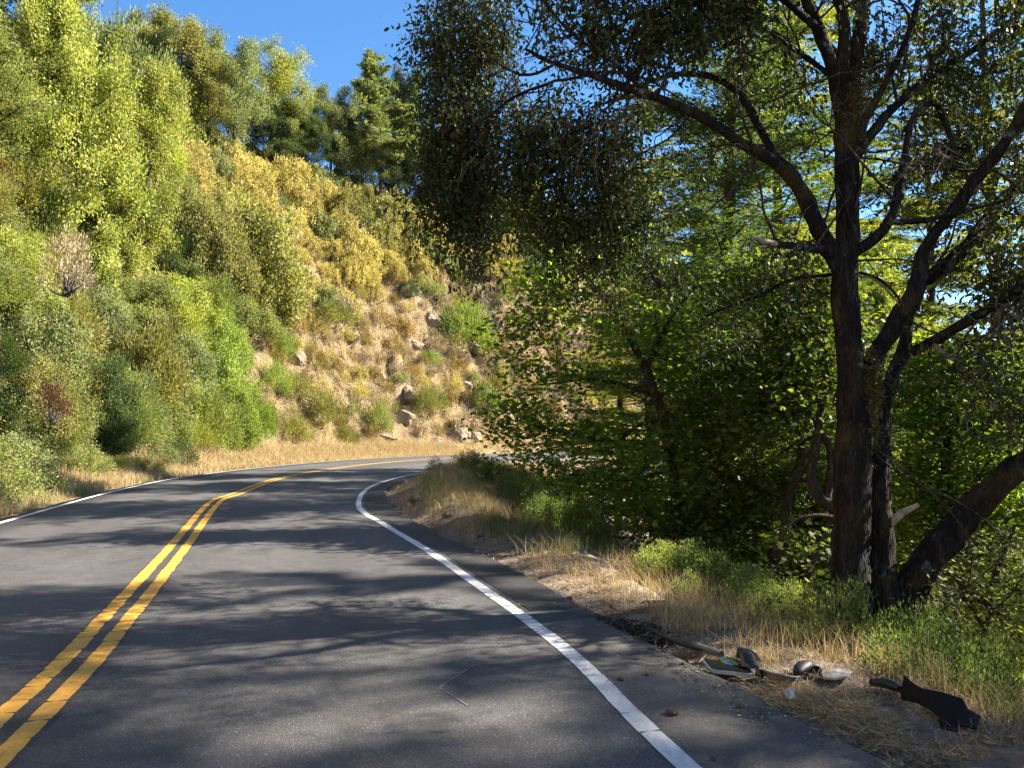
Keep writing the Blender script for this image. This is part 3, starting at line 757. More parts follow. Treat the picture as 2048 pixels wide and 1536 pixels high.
while len(pts) < 165 and tries < 6000:
    tries += 1; px, py = random.uniform(530, 1300), random.uniform(545, 885)
    if not inpoly(px, py, CUT) or any((px - a) ** 2 + (py - b_) ** 2 < 24 ** 2 for a, b_ in pts): continue
    if px > 1040 and random.random() < .5: continue
    pts.append((px, py)); r_ = random.random()
    lm, what = (('orange', 'orange-brown tuft') if r_ < .28 else ('olive', 'small olive plant') if r_ < .42 else ('golden', 'yellowish tuft') if r_ < .60 else ('dead', 'dry straw tuft') if r_ < .92 else ('green', 'small green plant'))
    w_ = random.uniform(22, 46); o = put_hit(px, py, random.choice(('tuft_a', 'tuft_b')), w_, w_ * random.uniform(.6, 1.05), lm, 'slope_plant', None, 'plant', 'small plants on the bare slope')
    later(o, px, what, slope_zone(px, py))
settle()

# rocks standing out of the slope
def rock_mesh(name, seed, mat, sub=3, amp=.38, fac=1.6):
    import bmesh
    bm = bmesh.new(); bmesh.ops.create_icosphere(bm, subdivisions=sub, radius=1)
    rs = np.random.default_rng(seed); pl = [(unit(rs.normal(size=3)), rs.uniform(.55, .9)) for _ in range(14)]
    for v in bm.verts:
        p = np.array(v.co)
        for nrm, dd in pl:
            e = p @ nrm - dd
            if e > 0: p = p - nrm * e * .92
        q = Vector(p) * fac; p = p * (1 + amp * .35 * mnoise.noise(q + Vector((seed, 0, 0))) + .10 * mnoise.noise(q * 3.1))
        v.co = p
    me = bpy.data.meshes.new(name); bm.to_mesh(me); bm.free(); me.materials.append(M[mat]); return me
ROCKM = [rock_mesh('rock_outcrop', 100 + i, 'rock', 4) for i in range(5)]
OUT = [(915, 885, 60, 70, 'tall pale rock outcrop at the foot of the slope by the road'), (875, 892, 34, 24, 'low pale rock left of the tall outcrop by the road'),
       (950, 888, 34, 30, 'pale rock right of the tall outcrop by the road'), (822, 812, 60, 66, 'jagged pale rock in the lower middle of the slope'),
       (808, 850, 44, 40, 'small pale rock under the jagged rock on the slope'), (566, 715, 44, 75, 'tan rock face beside the lime willow'),
       (590, 740, 40, 50, 'grey rock right of the tan rock face beside the willow'), (700, 690, 40, 44, 'brown rock with a dark cleft on the middle of the slope'),
       (862, 655, 54, 46, 'brown ledge of rock on the upper slope left of the lime shrub'), (985, 640, 46, 70, 'dark rock rib on the upper right of the slope'),
       (1015, 715, 30, 30, 'round pale boulder on the slope beside the maple leaves'), (700, 815, 22, 22, 'small grey rock low on the left of the slope'),
       (760, 770, 30, 24, 'small tan rock in the centre of the slope'), (930, 770, 40, 30, 'tan rock in the right centre of the slope'), (770, 880, 50, 26, 'low tan rock behind the dry grass by the road'),
       (955, 700, 50, 36, 'tan rock beneath the wide lime shrub'), (830, 700, 40, 30, 'tan rock below the brown ledge')]
for i, (px, py, w_, h_, lb) in enumerate(OUT):
    h = hill_hit(px, py - 6); d = h[1]
    o = link('rock_outcrop', ROCKM[i % 5]); o.location = (h[0], h[1] + .2, h[2] - .02 * h_ * mpp(d)); o.rotation_euler = (random.uniform(-.3, .3), random.uniform(-.3, .3), random.uniform(0, 6))
    o.scale = (w_ * mpp(d) * .44, w_ * mpp(d) * .5, h_ * mpp(d) * .5); tag(o, lb, 'rock', 'rocks on the bare slope')

# ---- the left bank: shrubs from the verge up between the trees
s_ = np.concatenate([[0], np.cumsum(np.linalg.norm(np.diff(EL, axis=0), axis=1))])
ELn = offset(EL, 1.0) - EL
def bank(y, t):
    i = int(np.argmin(np.abs(EL[:, 1] - y) + (EL[:, 0] > 5) * 99)); p = EL[i] + ELn[i] * t; return p
def topx(p, z=0.0):
    q = np.array([p[0], p[1], z - CAM_H]); fx = q[1] * _c + q[2] * _s; return 1024 + F * q[0] / fx
row_name = {0: 'edging the left verge', 1: 'in the second row', 2: 'halfway up the left bank', 3: 'high on the left bank'}
def bank_zone(px):
    return ('at the left picture edge' if px < 90 else 'near the dead red leaves' if px < 190 else 'left of the lime willow' if px < 300 else 'behind the lime willow' if px < 520 else 'right of the lime willow')
for row, (t0, y0, y1, st) in enumerate(((2.1, 12, 33, 1.6), (3.4, 10, 38, 1.6))):
    y = y0
    while y < y1:
        t = t0 + random.uniform(-.5, .5); p = bank(y, t); zz = zb(*p); px = topx(p, zz)
        r_ = random.random(); k = random.choice(('shrub_a', 'shrub_b', 'shrub_c', 'willow'))
        lm, what = (('green', 'green shrub') if r_ < .48 else ('grey', 'grey-green shrub') if r_ < .68 else ('deep', 'dark green shrub') if r_ < .80 else ('bright', 'yellow-green shrub'))
        if k == 'willow': what = 'feathery ' + what
        S = random.uniform(.55, .85) * (.72 if row == 0 else 1.0 if row == 1 else 1.25 if row == 2 else 1.4)
        if px > -160:
            o = put(k, 'bank_shrub', (p[0], p[1], zz), (S, S, S * random.uniform(.9, 1.25)), None, 'shrub', 'shrubs on the left bank', leafm=lm)
            later(o, px, what, f'{row_name[row]} {bank_zone(px)}')
        y += st * random.uniform(.75, 1.3)
settle()
# rounded clumps layered up the left bank, from the far ones to the near
def edge_px(py): return np.interp(py, [60, 200, 330, 440, 490, 580, 640, 720, 900], [265, 330, 345, 300, 235, 245, 320, 300, 260])
TONES = {'bright': 'yellow-green', 'green': 'mid green', 'grey': 'grey-green', 'deep': 'dark green', 'lime': 'lime green', 'brownish': 'bronze', 'olive': 'olive'}
py = 175.0; row = 0
while py < 905:
    px = -70.0 + 30 * (row % 2); e_ = edge_px(py)
    while px < e_:
        x_, y_ = px + random.uniform(-22, 22), py + random.uniform(-20, 20)
        r_ = random.random()
        if x_ < 85 and 250 < y_ < 450: lm = 'brownish' if r_ < .8 else 'olive'
        elif y_ < 420 and x_ > 90: lm = 'bright' if r_ < .55 else 'lime' if r_ < .7 else 'green' if r_ < .9 else 'olive'
        elif y_ > 720: lm = 'green' if r_ < .4 else 'grey' if r_ < .65 else 'deep' if r_ < .85 else 'olive'
        else: lm = 'green' if r_ < .42 else 'bright' if r_ < .66 else 'grey' if r_ < .8 else 'lime' if r_ < .88 else 'olive'
        wpx = random.uniform(95, 190); hp = wpx * random.uniform(.55, .95); d = 33 - 15 * (y_ - 175) / 730 + (x_ / 330) * 7
        p = at(x_, y_, d); k = random.choice(('dome_a', 'dome_b', 'dome_c'))
        zg = hz(p[0], p[1]); zt = p[2]
        # stand on the bank: slide outward until the slope is as high as the clump needs
        if zg < zt - .4:
            dd_ = np.arange(d, d + 34, .25); r0 = ray(x_, y_); kx = dd_ / r0[1]; H_ = height(r0[0] * kx, dd_, False); Zr = CAM_H + r0[2] * kx
            g_ = np.nonzero(H_ > Zr - .25 * hp * mpp(dd_))[0]; d = float(dd_[g_[0]]) if len(g_) else float(dd_[int(np.argmax(H_ - Zr))])
            p = at(x_, y_, d); zg = hz(p[0], p[1])
        h_m = min(max(hp * mpp(d), p[2] + hp * mpp(d) - zg), hp * mpp(d) * 1.4)
        o = put(k, 'bank_bush', (p[0], p[1], zg - .15), (wpx * mpp(d) / DIM[k][1], wpx * mpp(d) / DIM[k][1], h_m / DIM[k][0]), None, 'bush', 'bushes of the left bank', leafm=lm)
        zone = ('beside the tall yellow-green tree' if y_ < 330 else 'above the beige dead shrub' if y_ < 470 else 'around the beige dead shrub' if y_ < 600 else 'above the dead red leaves' if y_ < 730 else 'beside the dead red leaves' if y_ < 830 else 'at the foot of the left bank')
        later(o, x_, TONES[lm] + ' rounded bush', zone)
        px += random.uniform(70, 105)
    py += 62; row += 1
settle()
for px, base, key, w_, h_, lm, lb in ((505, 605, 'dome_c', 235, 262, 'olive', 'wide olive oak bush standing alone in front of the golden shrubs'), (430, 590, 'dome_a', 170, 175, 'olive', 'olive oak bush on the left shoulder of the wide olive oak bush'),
        (565, 600, 'dome_b', 100, 120, 'olive', 'olive oak bush on the right shoulder of the wide olive oak bush'), (345, 575, 'dome_a', 140, 80, 'deep', 'bush coloured dark for the shade in the hollow left of the wide olive oak bush'), (320, 520, 'dome_b', 120, 70, 'deep', 'bush coloured dark for the shade at the top of the hollow'),  # the two 'deep' bushes carry the hollow's shadow in their leaf colour
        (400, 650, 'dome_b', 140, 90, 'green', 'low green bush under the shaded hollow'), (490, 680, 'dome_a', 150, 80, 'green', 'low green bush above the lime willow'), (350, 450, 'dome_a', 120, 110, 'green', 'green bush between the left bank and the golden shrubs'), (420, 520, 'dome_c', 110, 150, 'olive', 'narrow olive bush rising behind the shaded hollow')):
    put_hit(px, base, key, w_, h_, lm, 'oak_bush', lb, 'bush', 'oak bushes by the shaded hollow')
# the lime willow clump, the dead shrub and the dead red leaves
WIL = [(455, 893, 'dome_a', 120, 110, 'lime', 'lowest lime clump of the roadside willow, touching the verge'), (395, 890, 'dome_b', 120, 105, 'green', 'green clump leaning over the verge at the left foot of the lime willow'),
       (505, 872, 'dome_b', 80, 70, 'lime', 'right clump of the lime willow above the dry grass'), (330, 895, 'dome_c', 110, 90, 'green', 'green clump at the verge left of the lime willow'),
       (430, 815, 'dome_c', 150, 130, 'lime', 'large middle clump of the lime willow'), (355, 810, 'dome_a', 140, 115, 'grey', 'grey-green clump left of the middle of the lime willow'),
       (410, 730, 'dome_a', 150, 110, 'lime', 'bright upper clump of the lime willow'), (335, 720, 'dome_b', 140, 110, 'bright', 'upper left yellow-green clump beside the lime willow'), (460, 735, 'dome_c', 90, 90, 'lime', 'upper right clump of the lime willow'),
       (350, 660, 'dome_a', 140, 90, 'bright', 'topmost clump at the left of the lime willow'), (260, 880, 'dome_b', 110, 95, 'grey', 'grey-green clump at the verge between the willow and the dead red leaves'), (280, 790, 'dome_c', 120, 110, 'green', 'green clump above the grey-green verge clump'),
       (200, 905, 'dome_a', 120, 85, 'deep', 'dark green clump at the verge right of the dead red leaves')]
for px, base, k, w_, h_, lm, lb in WIL:
    put_hit(px, base, k, w_ * 1.1, h_ * 1.15, lm, 'willow_shrub', lb, 'shrub', 'willow clumps by the road')
tree_px(140, 475, 20, 'dead_a', 92, 'dead', 'dead_shrub', 'beige dead shrub among the green trees of the left bank', 'shrub', None, 1.3, 2.6, z=at(135, 575, 20)[2])
tree_px(105, 770, 16.6, 'dead_a', 62, 'redbrown', 'dead_branch', 'dead branch with dark red leaves hanging in the left bank', 'branch', None, 1.3, 2.6, z=at(105, 835, 16.6)[2])

# ------------------------------------------------------------------ grass and ground litter (nobody could count these)
def blades(P, H, W, lean, val=None, seg=2):
    N = len(P); az = R.random(N) * 2 * PI; S = np.stack([np.cos(az), np.sin(az), np.zeros(N)], 1)
    la = R.random(N) * 2 * PI; Ld = np.stack([np.cos(la), np.sin(la), np.zeros(N)], 1) * (lean * R.random(N) * H)[:, None]
    V = np.zeros((N, 2 * (seg + 1), 3))
    for i in range(seg + 1):
        u = i / seg; c = P + Ld * u * u + np.array([0, 0, 1.0]) * (H * (u - .18 * lean * u * u))[:, None]; wd = (W * (1 - .85 * u))[:, None]
        V[:, 2 * i] = c - S * wd / 2; V[:, 2 * i + 1] = c + S * wd / 2
    b_ = np.arange(N)[:, None] * 2 * (seg + 1); q = np.concatenate([np.stack([b_ + 2 * i, b_ + 2 * i + 1, b_ + 2 * i + 3, b_ + 2 * i + 2], -1).reshape(-1, 4) for i in range(seg)])
    v = R.random(N) if val is None else val
    return V.reshape(-1, 3), q, np.repeat(v, 2 * (seg + 1))

def grass_obj(name, P, H, W, lean, mat, label, seg=2, val=None):
    P3 = np.column_stack([P, height(P[:, 0], P[:, 1])]); v, f, a = blades(P3, H, W, lean, val, seg)
    return tag(link(name, mesh_np(name, v, f, M[mat], a)), label, 'grass', kind='stuff')

def tufty(C, per, spread): return np.repeat(C, per, 0) + R.normal(size=(len(C) * per, 2)) * spread
def along(poly, y0, y1, o0, o1, n, xmax=15, xmin=-99):
    m_ = (poly[:, 1] > y0) & (poly[:, 1] < y1) & (poly[:, 0] < xmax) & (poly[:, 0] > xmin); q = poly[m_]; nr = (offset(poly, 1.0) - poly)[m_]
    i = R.integers(0, len(q), n); t = o0 + (o1 - o0) * R.random(n)
    return q[i] + nr[i] * t[:, None] + R.normal(size=(n, 2)) * .2
A_ = tufty(along(EL, 22, 62, .55, 3.0, 2300), 14, .18); d_ = sdist(A_, EL)
A_ = A_[d_ > .25]; d_ = sdist(A_, EL)
grass_obj('dry_grass', A_, R.uniform(.2, .55, len(A_)) * np.clip(.45 + d_ * .4, .4, 1.2), R.uniform(.012, .03, len(A_)), .9, 'straw', 'pale dry grass along the outer verge of the bend')
A_ = tufty(along(EL, 2, 24, .5, 2.6, 1300), 14, .14); d_ = sdist(A_, EL); A_ = A_[d_ > .3]; d_ = sdist(A_, EL)
grass_obj('dry_grass', A_, R.uniform(.15, .6, len(A_)) * np.clip(.3 + d_ * .45, .3, 1.3), R.uniform(.006, .014, len(A_)), .9, 'straw', 'tall dry grass on the near left verge', 3)
A_ = tufty(along(EL, 4, 40, .4, 2.0, 420), 12, .12); A_ = A_[sdist(A_, EL) > .3]
grass_obj('green_grass', A_, R.uniform(.1, .32, len(A_)), R.uniform(.006, .016, len(A_)), .8, 'greengrass', 'short green grass between the dry grass of the left verge')
# dry grass on the cut slope
q = np.column_stack([R.uniform(-22, 26, 110000), R.uniform(28, 98, 110000)]); dq = sdist(q, EL)
dens = .5 + fbm(q[:, 0] * .35, q[:, 1] * .35, 55, 3); k_ = (dq > 2.0) & (dq < 17) & (R.random(len(q)) < np.clip(dens * 1.5, .12, .95)); q = tufty(q[k_][:15000], 12, .22)
grass_obj('slope_grass', q, R.uniform(.15, .6, len(q)), R.uniform(.015, .04, len(q)), 1.3, 'straw', 'dry straw grass scattered over the bare slope')

# small brown stump at the left road edge
import bmesh
def block_mesh(name, dims, mat, bev=.02, cuts=3, jit=.02, seed=1):
    bm = bmesh.new(); bmesh.ops.create_cube(bm, size=1); bmesh.ops.scale(bm, vec=dims, verts=bm.verts)
    bmesh.ops.subdivide_edges(bm, edges=bm.edges[:], cuts=cuts, use_grid_fill=True)
    for v in bm.verts: v.co += Vector(mnoise.noise_vector(v.co * 6 + Vector((seed, 0, 0)))) * jit
    me = bpy.data.meshes.new(name); bm.to_mesh(me); bm.free(); me.materials.append(M[mat]); return me
p = at(277, 944, 28.5); o = link('wooden_block', block_mesh('wooden_block', (.38, .34, .34), 'rust', jit=.07)); o.location = (p[0], p[1], hz(p[0], p[1]) + .12); o.rotation_euler = (.1, .05, .4)
tag(o, 'reddish brown squat block of wood at the left road edge', 'block')
# ------------------------------------------------------------------ the big oak on the right shoulder
def limb(pts, w, d_all=None, n=26):
    """A limb through photograph pixels (px, py, depth), with widths in pixels at those points."""
    P = np.array([at(*p) for p in pts]); rad = np.array([wi * (.41 if wi < 45 else .5) * mpp(p[2]) for wi, p in zip(w, pts)])
    Q = spline(np.column_stack([P, rad]), .09 if len(pts) > 3 else .06)
    wob = R.normal(size=Q[:, :3].shape); wob = (wob + np.roll(wob, 1, 0) + np.roll(wob, -1, 0)) / 3
    return Q[:, :3] + wob * np.minimum(.05, Q[:, 3:4] * .12), np.maximum(Q[:, 3], .004)
D0 = 7.0
TRUNKS = [
 ([(1712, 1340, 6.9), (1708, 1260, 6.95), (1704, 1150, 7), (1704, 1000, 7), (1708, 880, 7), (1702, 800, 7), (1698, 720, 7), (1690, 600, 7), (1694, 500, 7), (1696, 400, 7), (1694, 300, 7), (1690, 230, 7), (1684, 180, 7)], [116, 84, 70, 70, 66, 56, 50, 50, 47, 46, 46, 46, 38]),
 ([(1782, 1345, 7.1), (1770, 1240, 7.1), (1762, 1100, 7.1), (1763, 950, 7.12), (1768, 830, 7.2), (1786, 750, 7.25), (1810, 690, 7.3), (1818, 620, 7.3), (1838, 570, 7.3), (1900, 524, 7.4), (1950, 469, 7.5), (1996, 412, 7.7), (2048, 362, 7.9), (2160, 200, 8.4)], [84, 60, 48, 43, 38, 34, 30, 30, 34, 32, 30, 28, 27, 20]),
 ([(1772, 1350, 7.2), (1788, 1250, 7.15), (1819, 1180, 7.1), (1881, 1094, 7.0), (1937, 1028, 6.95), (2006, 959, 6.85), (2060, 918, 6.8), (2160, 820, 6.7), (2260, 640, 6.7), (2360, 380, 6.8)], [96, 80, 66, 58, 54, 50, 48, 44, 38, 28]),
 ([(1718, 800, 7.05), (1742, 728, 7.05), (1790, 650, 7.0), (1822, 600, 6.95), (1838, 560, 6.95), (1851, 500, 6.95), (1928, 390, 6.9), (1983, 322, 6.8), (2048, 222, 6.7), (2150, 20, 6.6)], [30, 40, 42, 42, 36, 30, 28, 27, 26, 18]),
]
LIMBS = [
 ([(1690, 235, 7), (1668, 150, 6.95), (1636, 60, 6.85), (1600, -40, 6.7), (1570, -170, 6.5)], [40, 34, 30, 26, 18]),
 ([(1690, 235, 7), (1704, 140, 7.05), (1722, 40, 7.1), (1740, -90, 7.2), (1750, -260, 7.3)], [44, 36, 33, 30, 22]),
 ([(1676, 190, 7), (1690, 60, 7.0), (1665, -60, 7.0), (1640, -240, 7.0)], [36, 30, 28, 20]),
 ([(1690, 560, 7), (1662, 500, 6.97), (1630, 440, 6.9), (1600, 380, 6.85), (1550, 325, 6.8), (1490, 290, 6.75), (1420, 245, 6.7), (1340, 205, 6.7), (1260, 178, 6.75), (1180, 148, 6.85), (1110, 128, 7.0), (1050, 98, 7.15)], [44, 42, 40, 36, 30, 27, 25, 22, 19, 16, 12, 8]),
 ([(1618, 420, 6.88), (1590, 350, 6.95), (1548, 310, 7.1), (1520, 255, 7.3), (1480, 190, 7.5), (1430, 155, 7.7), (1370, 148, 7.9), (1310, 160, 8.0), (1240, 195, 8.1), (1180, 215, 8.2)], [28, 25, 22, 20, 19, 17, 14, 11, 8, 5]),
 ([(1690, 525, 7), (1650, 500, 6.9), (1600, 494, 6.75), (1545, 487, 6.6)], [34, 26, 20, 15]),
 ([(1700, 510, 7), (1740, 485, 6.95), (1780, 440, 6.9), (1800, 370, 6.9), (1812, 300, 6.9), (1824, 240, 6.95), (1842, 215, 7.0), (1870, 205, 7.1), (1888, 240, 7.15), (1905, 290, 7.2), (1915, 335, 7.2)], [30, 27, 25, 22, 20, 18, 16, 15, 14, 12, 8]),
 ([(1780, 445, 6.9), (1850, 440, 6.8), (1920, 425, 6.7), (2010, 400, 6.6)], [15, 14, 11, 8]),
 ([(1808, 345, 6.9), (1850, 330, 7.0), (1900, 338, 7.1), (1960, 340, 7.2)], [12, 10, 8, 6]),
 ([(1700, 330, 7), (1745, 265, 7.1), (1800, 205, 7.2), (1880, 140, 7.4), (1960, 90, 7.6), (2060, 10, 7.9)], [30, 25, 21, 19, 16, 12]),
 ([(1704, 300, 7), (1740, 220, 6.9), (1790, 130, 6.8), (1830, 30, 6.7), (1850, -90, 6.6)], [24, 20, 17, 14, 10]),
 ([(1822, 705, 7.3), (1900, 665, 7.1), (1980, 615, 6.9), (2060, 565, 6.7), (2160, 480, 6.5)], [27, 26, 24, 22, 16]),
 ([(1696, 545, 7), (1640, 552, 7.2), (1580, 560, 7.4), (1520, 590, 7.6), (1440, 620, 7.8), (1400, 640, 7.9)], [10, 10, 9, 8, 6, 4]),
 ([(1668, 160, 6.95), (1620, 120, 7.2), (1560, 80, 7.5), (1480, 20, 7.8), (1400, -60, 8.1)], [14, 12, 10, 8, 5]),
 ([(1640, 60, 6.85), (1580, 10, 6.6), (1500, -60, 6.3), (1420, -160, 6.0), (1300, -260, 5.8)], [20, 18, 16, 13, 8]),
 ([(1300, 190, 6.72), (1230, 130, 6.8), (1160, 80, 6.9), (1100, 20, 7.1), (1040, -60, 7.3)], [10, 9, 8, 7, 5]),
 ([(1110, 128, 7.0), (1060, 150, 7.15), (1000, 130, 7.3), (930, 60, 7.5), (900, 10, 7.6)], [7, 7, 6, 5, 3]),
 ([(1180, 150, 6.85), (1100, 165, 7.1), (1020, 200, 7.4), (950, 260, 7.6), (905, 330, 7.7)], [8, 8, 7, 5, 3]),
 ([(1720, 545, 7), (1760, 560, 6.8), (1800, 600, 6.7), (1820, 640, 6.65)], [7, 7, 6, 4]),
]
oak = empty('big_oak', tuple(at(1716, 1330, 6.9)))
tag(oak, 'big dark multi-stemmed oak on the right shoulder with mossy bark, arching limbs over the road', 'tree')
inv = -np.array(at(1716, 1330, 6.9))
lines_t = [limb(*t) for t in TRUNKS]; lines_l = [limb(*t) for t in LIMBS]
def ring_rough(V_, amt, sc):
    for i in range(len(V_)):
        q = Vector(V_[i] * sc); g = Vector((V_[i][0] * sc * 2.6, V_[i][1] * sc * 2.6, V_[i][2] * sc * .35)); V_[i] = V_[i] + np.array(mnoise.noise_vector(g)) * np.array([1, 1, 0]) * amt * .8; V_[i] = V_[i] + np.array(mnoise.noise_vector(q)) * amt + np.array(mnoise.noise_vector(q * 2.7)) * amt * .5
    return V_
v, f, a = tubes(lines_t, 36, .0); v = ring_rough(v, .022, 7.0)
link('trunk', mesh_np('oak_trunk', v + inv, f, M['bark'], a, True), oak)
for ln in lines_l:
    v, f, a = tubes([ln], 12, .03); v = ring_rough(v, .010, 9.0)
    link('limb', mesh_np('oak_limb', v + inv, f, M['bark'], a, True), oak)

# twigs and leaf sprays of the oak: every blob hangs from the nearest limb point
limb_pts = np.vstack([l[0][len(l[0]) // 4:] for l in lines_l] + [t[0][len(t[0]) // 2:] for t in lines_t]); limb_rad = np.concatenate([l[1][len(l[1]) // 4:] for l in lines_l] + [t[1][len(t[1]) // 2:] for t in lines_t])
BLOBS = [  # px, py, depth, radius px (x, y), leaf sprays
 (905, 40, 7.9, 75, 70, 150), (960, 110, 7.9, 60, 60, 120), (880, 130, 8.0, 50, 70, 110), (925, 220, 8.0, 85, 75, 200), (880, 260, 8.1, 50, 60, 90),
 (900, 330, 8.1, 75, 70, 160), (960, 310, 8.2, 60, 70, 110), (930, 410, 8.2, 70, 60, 120), (985, 380, 8.4, 45, 65, 60), (880, 400, 8.1, 45, 50, 45), (960, 470, 8.4, 50, 50, 45),
 (990, 40, 7.6, 50, 55, 60), (1050, 240, 7.8, 75, 55, 110), (1105, 290, 7.8, 85, 60, 130), (1190, 285, 7.7, 80, 45, 90), (1055, 335, 8.0, 60, 50, 70), (1150, 370, 7.9, 90, 45, 90), (1090, 430, 8.0, 40, 60, 30), (1170, 460, 7.9, 40, 70, 30),
 (1220, 370, 7.7, 60, 60, 90), (1250, 270, 7.5, 60, 50, 60), (1150, 230, 7.6, 60, 40, 60), (1110, 430, 8.1, 70, 50, 70), (1200, 450, 8.0, 80, 60, 80), (1290, 420, 7.8, 60, 60, 50),
 (1120, 60, 7.2, 80, 45, 50), (1220, 50, 7.0, 90, 50, 80), (1320, 30, 6.8, 80, 50, 90), (1300, 90, 7.0, 60, 40, 60), (1400, 30, 6.8, 80, 50, 60), (1480, 0, 6.9, 70, 50, 50), (1180, -40, 6.9, 160, 50, 120), (1400, -70, 6.6, 160, 60, 160),
 (1960, 260, 7.6, 90, 90, 55), (2010, 420, 7.2, 80, 90, 60), (1950, 500, 7.3, 80, 80, 50), (2030, 560, 6.9, 60, 80, 90), (1880, 260, 7.5, 60, 60, 50), (1960, 160, 7.5, 90, 60, 40), (2020, 300, 7.4, 60, 60, 40), (1750, 110, 7.2, 60, 60, 24), (1560, 150, 7.4, 80, 60, 50), (1960, 20, 7.6, 90, 60, 40), (1780, 180, 7.3, 60, 50, 26), (1880, 30, 7.3, 70, 50, 50), (2030, 180, 7.5, 50, 60, 30), (1480, 100, 7.5, 70, 60, 34), (1380, 330, 7.4, 80, 50, 40), (1900, 90, 7.4, 90, 70, 42), (2000, 60, 7.6, 90, 80, 55), (1800, 330, 7.0, 50, 50, 18), (1560, 520, 7.3, 80, 60, 30),
 (1440, 640, 7.8, 70, 40, 30), (1960, 700, 6.9, 90, 80, 60), (2020, 800, 6.8, 60, 70, 40), (1780, 760, 7.1, 30, 40, 14), (1850, 1190, 6.9, 50, 50, 22), (1770, 40, 7.0, 70, 60, 30), (1600, 240, 7.3, 60, 80, 20), (1290, 520, 8.1, 90, 60, 60), (1180, 540, 8.3, 80, 60, 50),
 # above the frame, where the crown goes on
 (1000, -160, 7.4, 260, 110, 240), (1500, -220, 6.6, 240, 130, 300), (1750, -260, 7.0, 240, 150, 300), (2000, -200, 7.2, 240, 160, 260), (1250, -330, 6.4, 260, 130, 240), (2300, 0, 7.2, 220, 260, 300), (2350, 420, 6.8, 180, 240, 240), (1600, -480, 6.6, 420, 140, 300), (2150, 800, 6.6, 100, 150, 60),
 (1300, -600, 5.8, 420, 160, 260), (2000, -560, 6.6, 420, 180, 300),
]
def fork(C, c, LP, LR, nsub, rmax):
    """Bent sub-limbs from the limb into a leaf mass, then a short twig from them to every spray."""
    out, S = [], []
    for e in C[R.choice(len(C), min(nsub, len(C)), replace=False)]:
        q = (LP - e); q = q[:, 0] ** 2 + q[:, 1] ** 2 + q[:, 2] ** 2; near_ = np.argsort(q)[:14]; a0 = LP[R.choice(near_)]; rr = min(rmax, LR[near_[0]] * .6)
        L_ = np.linalg.norm(e - a0); m1 = a0 + (e - a0) * .35 + R.normal(size=3) * L_ * .12 + np.array([0, 0, .14 * L_]); m2 = a0 + (e - a0) * .75 + R.normal(size=3) * L_ * .10 + np.array([0, 0, .06 * L_])
        P_ = spline([a0, m1, m2, e + (e - m2) * .35 + R.normal(size=3) * .06], max(.03, L_ / 14)); P_ = P_ + R.normal(size=P_.shape) * .008
        out.append((P_, np.linspace(max(.005, rr), .003, len(P_)))); S.append(P_[len(P_) // 4:])
    S = np.vstack(S)
    for e in C:
        q = ((S - e) ** 2).sum(1); a0 = S[np.argmin(q)]; L_ = np.linalg.norm(e - a0)
        if L_ > .03: m1 = (a0 + e) / 2 + R.normal(size=3) * L_ * .15; t = np.linspace(0, 1, 5)[:, None]; out.append(((1 - t) ** 2 * a0 + 2 * t * (1 - t) * m1 + t * t * e, np.linspace(min(.005, .0025 + L_ * .006), .0018, 5)))
    return out
tw, LV = [], []
OUTF = 0.5           # the crown above the picture is airy, so that the road below is dappled
for px, py, d, rx, ry, ns in BLOBS:
    if py < -100 or px > 2150: ns = int(ns * OUTF)
    c = at(px, py, d); rxm, rym = rx * mpp(d), ry * mpp(d)
    o_ = rdir(ns) * (R.random((ns, 1)) ** .4); C = c + o_ * np.array([rxm, (rxm + rym) * .55, rym])
    if ns > 16:                                        # hanging strands of sprays, some straying out of the mass
        m_ = ns // 5; s0 = c + rdir(m_) * (R.random((m_, 1)) ** .4) * np.where(R.random((m_, 1)) < .28, 1.35, .95) * np.array([rxm, (rxm + rym) * .55, rym]) + np.array([0, 0, .12])
        st_ = [s0]
        for q in range(4): st_.append(st_[-1] + R.normal(size=(m_, 3)) * .055 + np.array([0, 0, -R.uniform(.07, .14)]))
        C = np.vstack(st_); ns = len(C)
    tw += fork(C, c, limb_pts, limb_rad, max(2, ns // 34), .014)
    n_ = 14; cc = np.repeat(C, n_, 0); dr = unit(R.normal(size=cc.shape) + np.array([0, 0, -.75])); q = cc + dr * (R.random((len(cc), 1)) * .24) + R.normal(size=cc.shape) * .07
    dl_ = unit(dr * .7 + R.normal(size=cc.shape) * .6 + np.array([0, 0, -.5])); ln = R.uniform(.042, .080, len(cc))
    LV.append(leaves(q, dl_, ln, ln * R.uniform(.36, .5, len(ln)), 'oval', val=np.clip(np.repeat(R.random(ns), n_) * .5 + R.random(len(cc)) * .5, 0, 1)))
    for i in range(0, ns, 3):                     # fine hanging twiglets
        tw.append((poly_bez(C[i], R.normal(size=3) * .5 + np.array([0, 0, -.8]), R.uniform(.2, .45), 3, .2), np.array([.004, .003, .0025, .002])))
for k in R.choice(len(limb_pts), 110, replace=False):
    if limb_rad[k] < .012: continue
    d_ = unit(R.normal(size=3) * .8 + np.array([R.choice([-.5, .6]), 0, .35])); L_ = R.uniform(.5, 1.7); b_ = poly_bez(limb_pts[k], d_, L_, 12, .13, .02, .05)
    r0 = min(.017, limb_rad[k] * .55); tw.append((b_, np.linspace(r0, .003, 13)))
    for q in range(R.integers(2, 6)):
        m_ = R.integers(3, 12); tw.append((poly_bez(b_[m_], unit(b_[m_] - b_[m_ - 1]) + R.normal(size=3) * .6, L_ * R.uniform(.2, .45), 7, .18, 0, .05), np.linspace(r0 * .45, .002, 8)))
v, f, a = tubes(tw, 5); link('twigs', mesh_np('oak_twigs', v + inv, f, M['bark2'], a, True), oak)
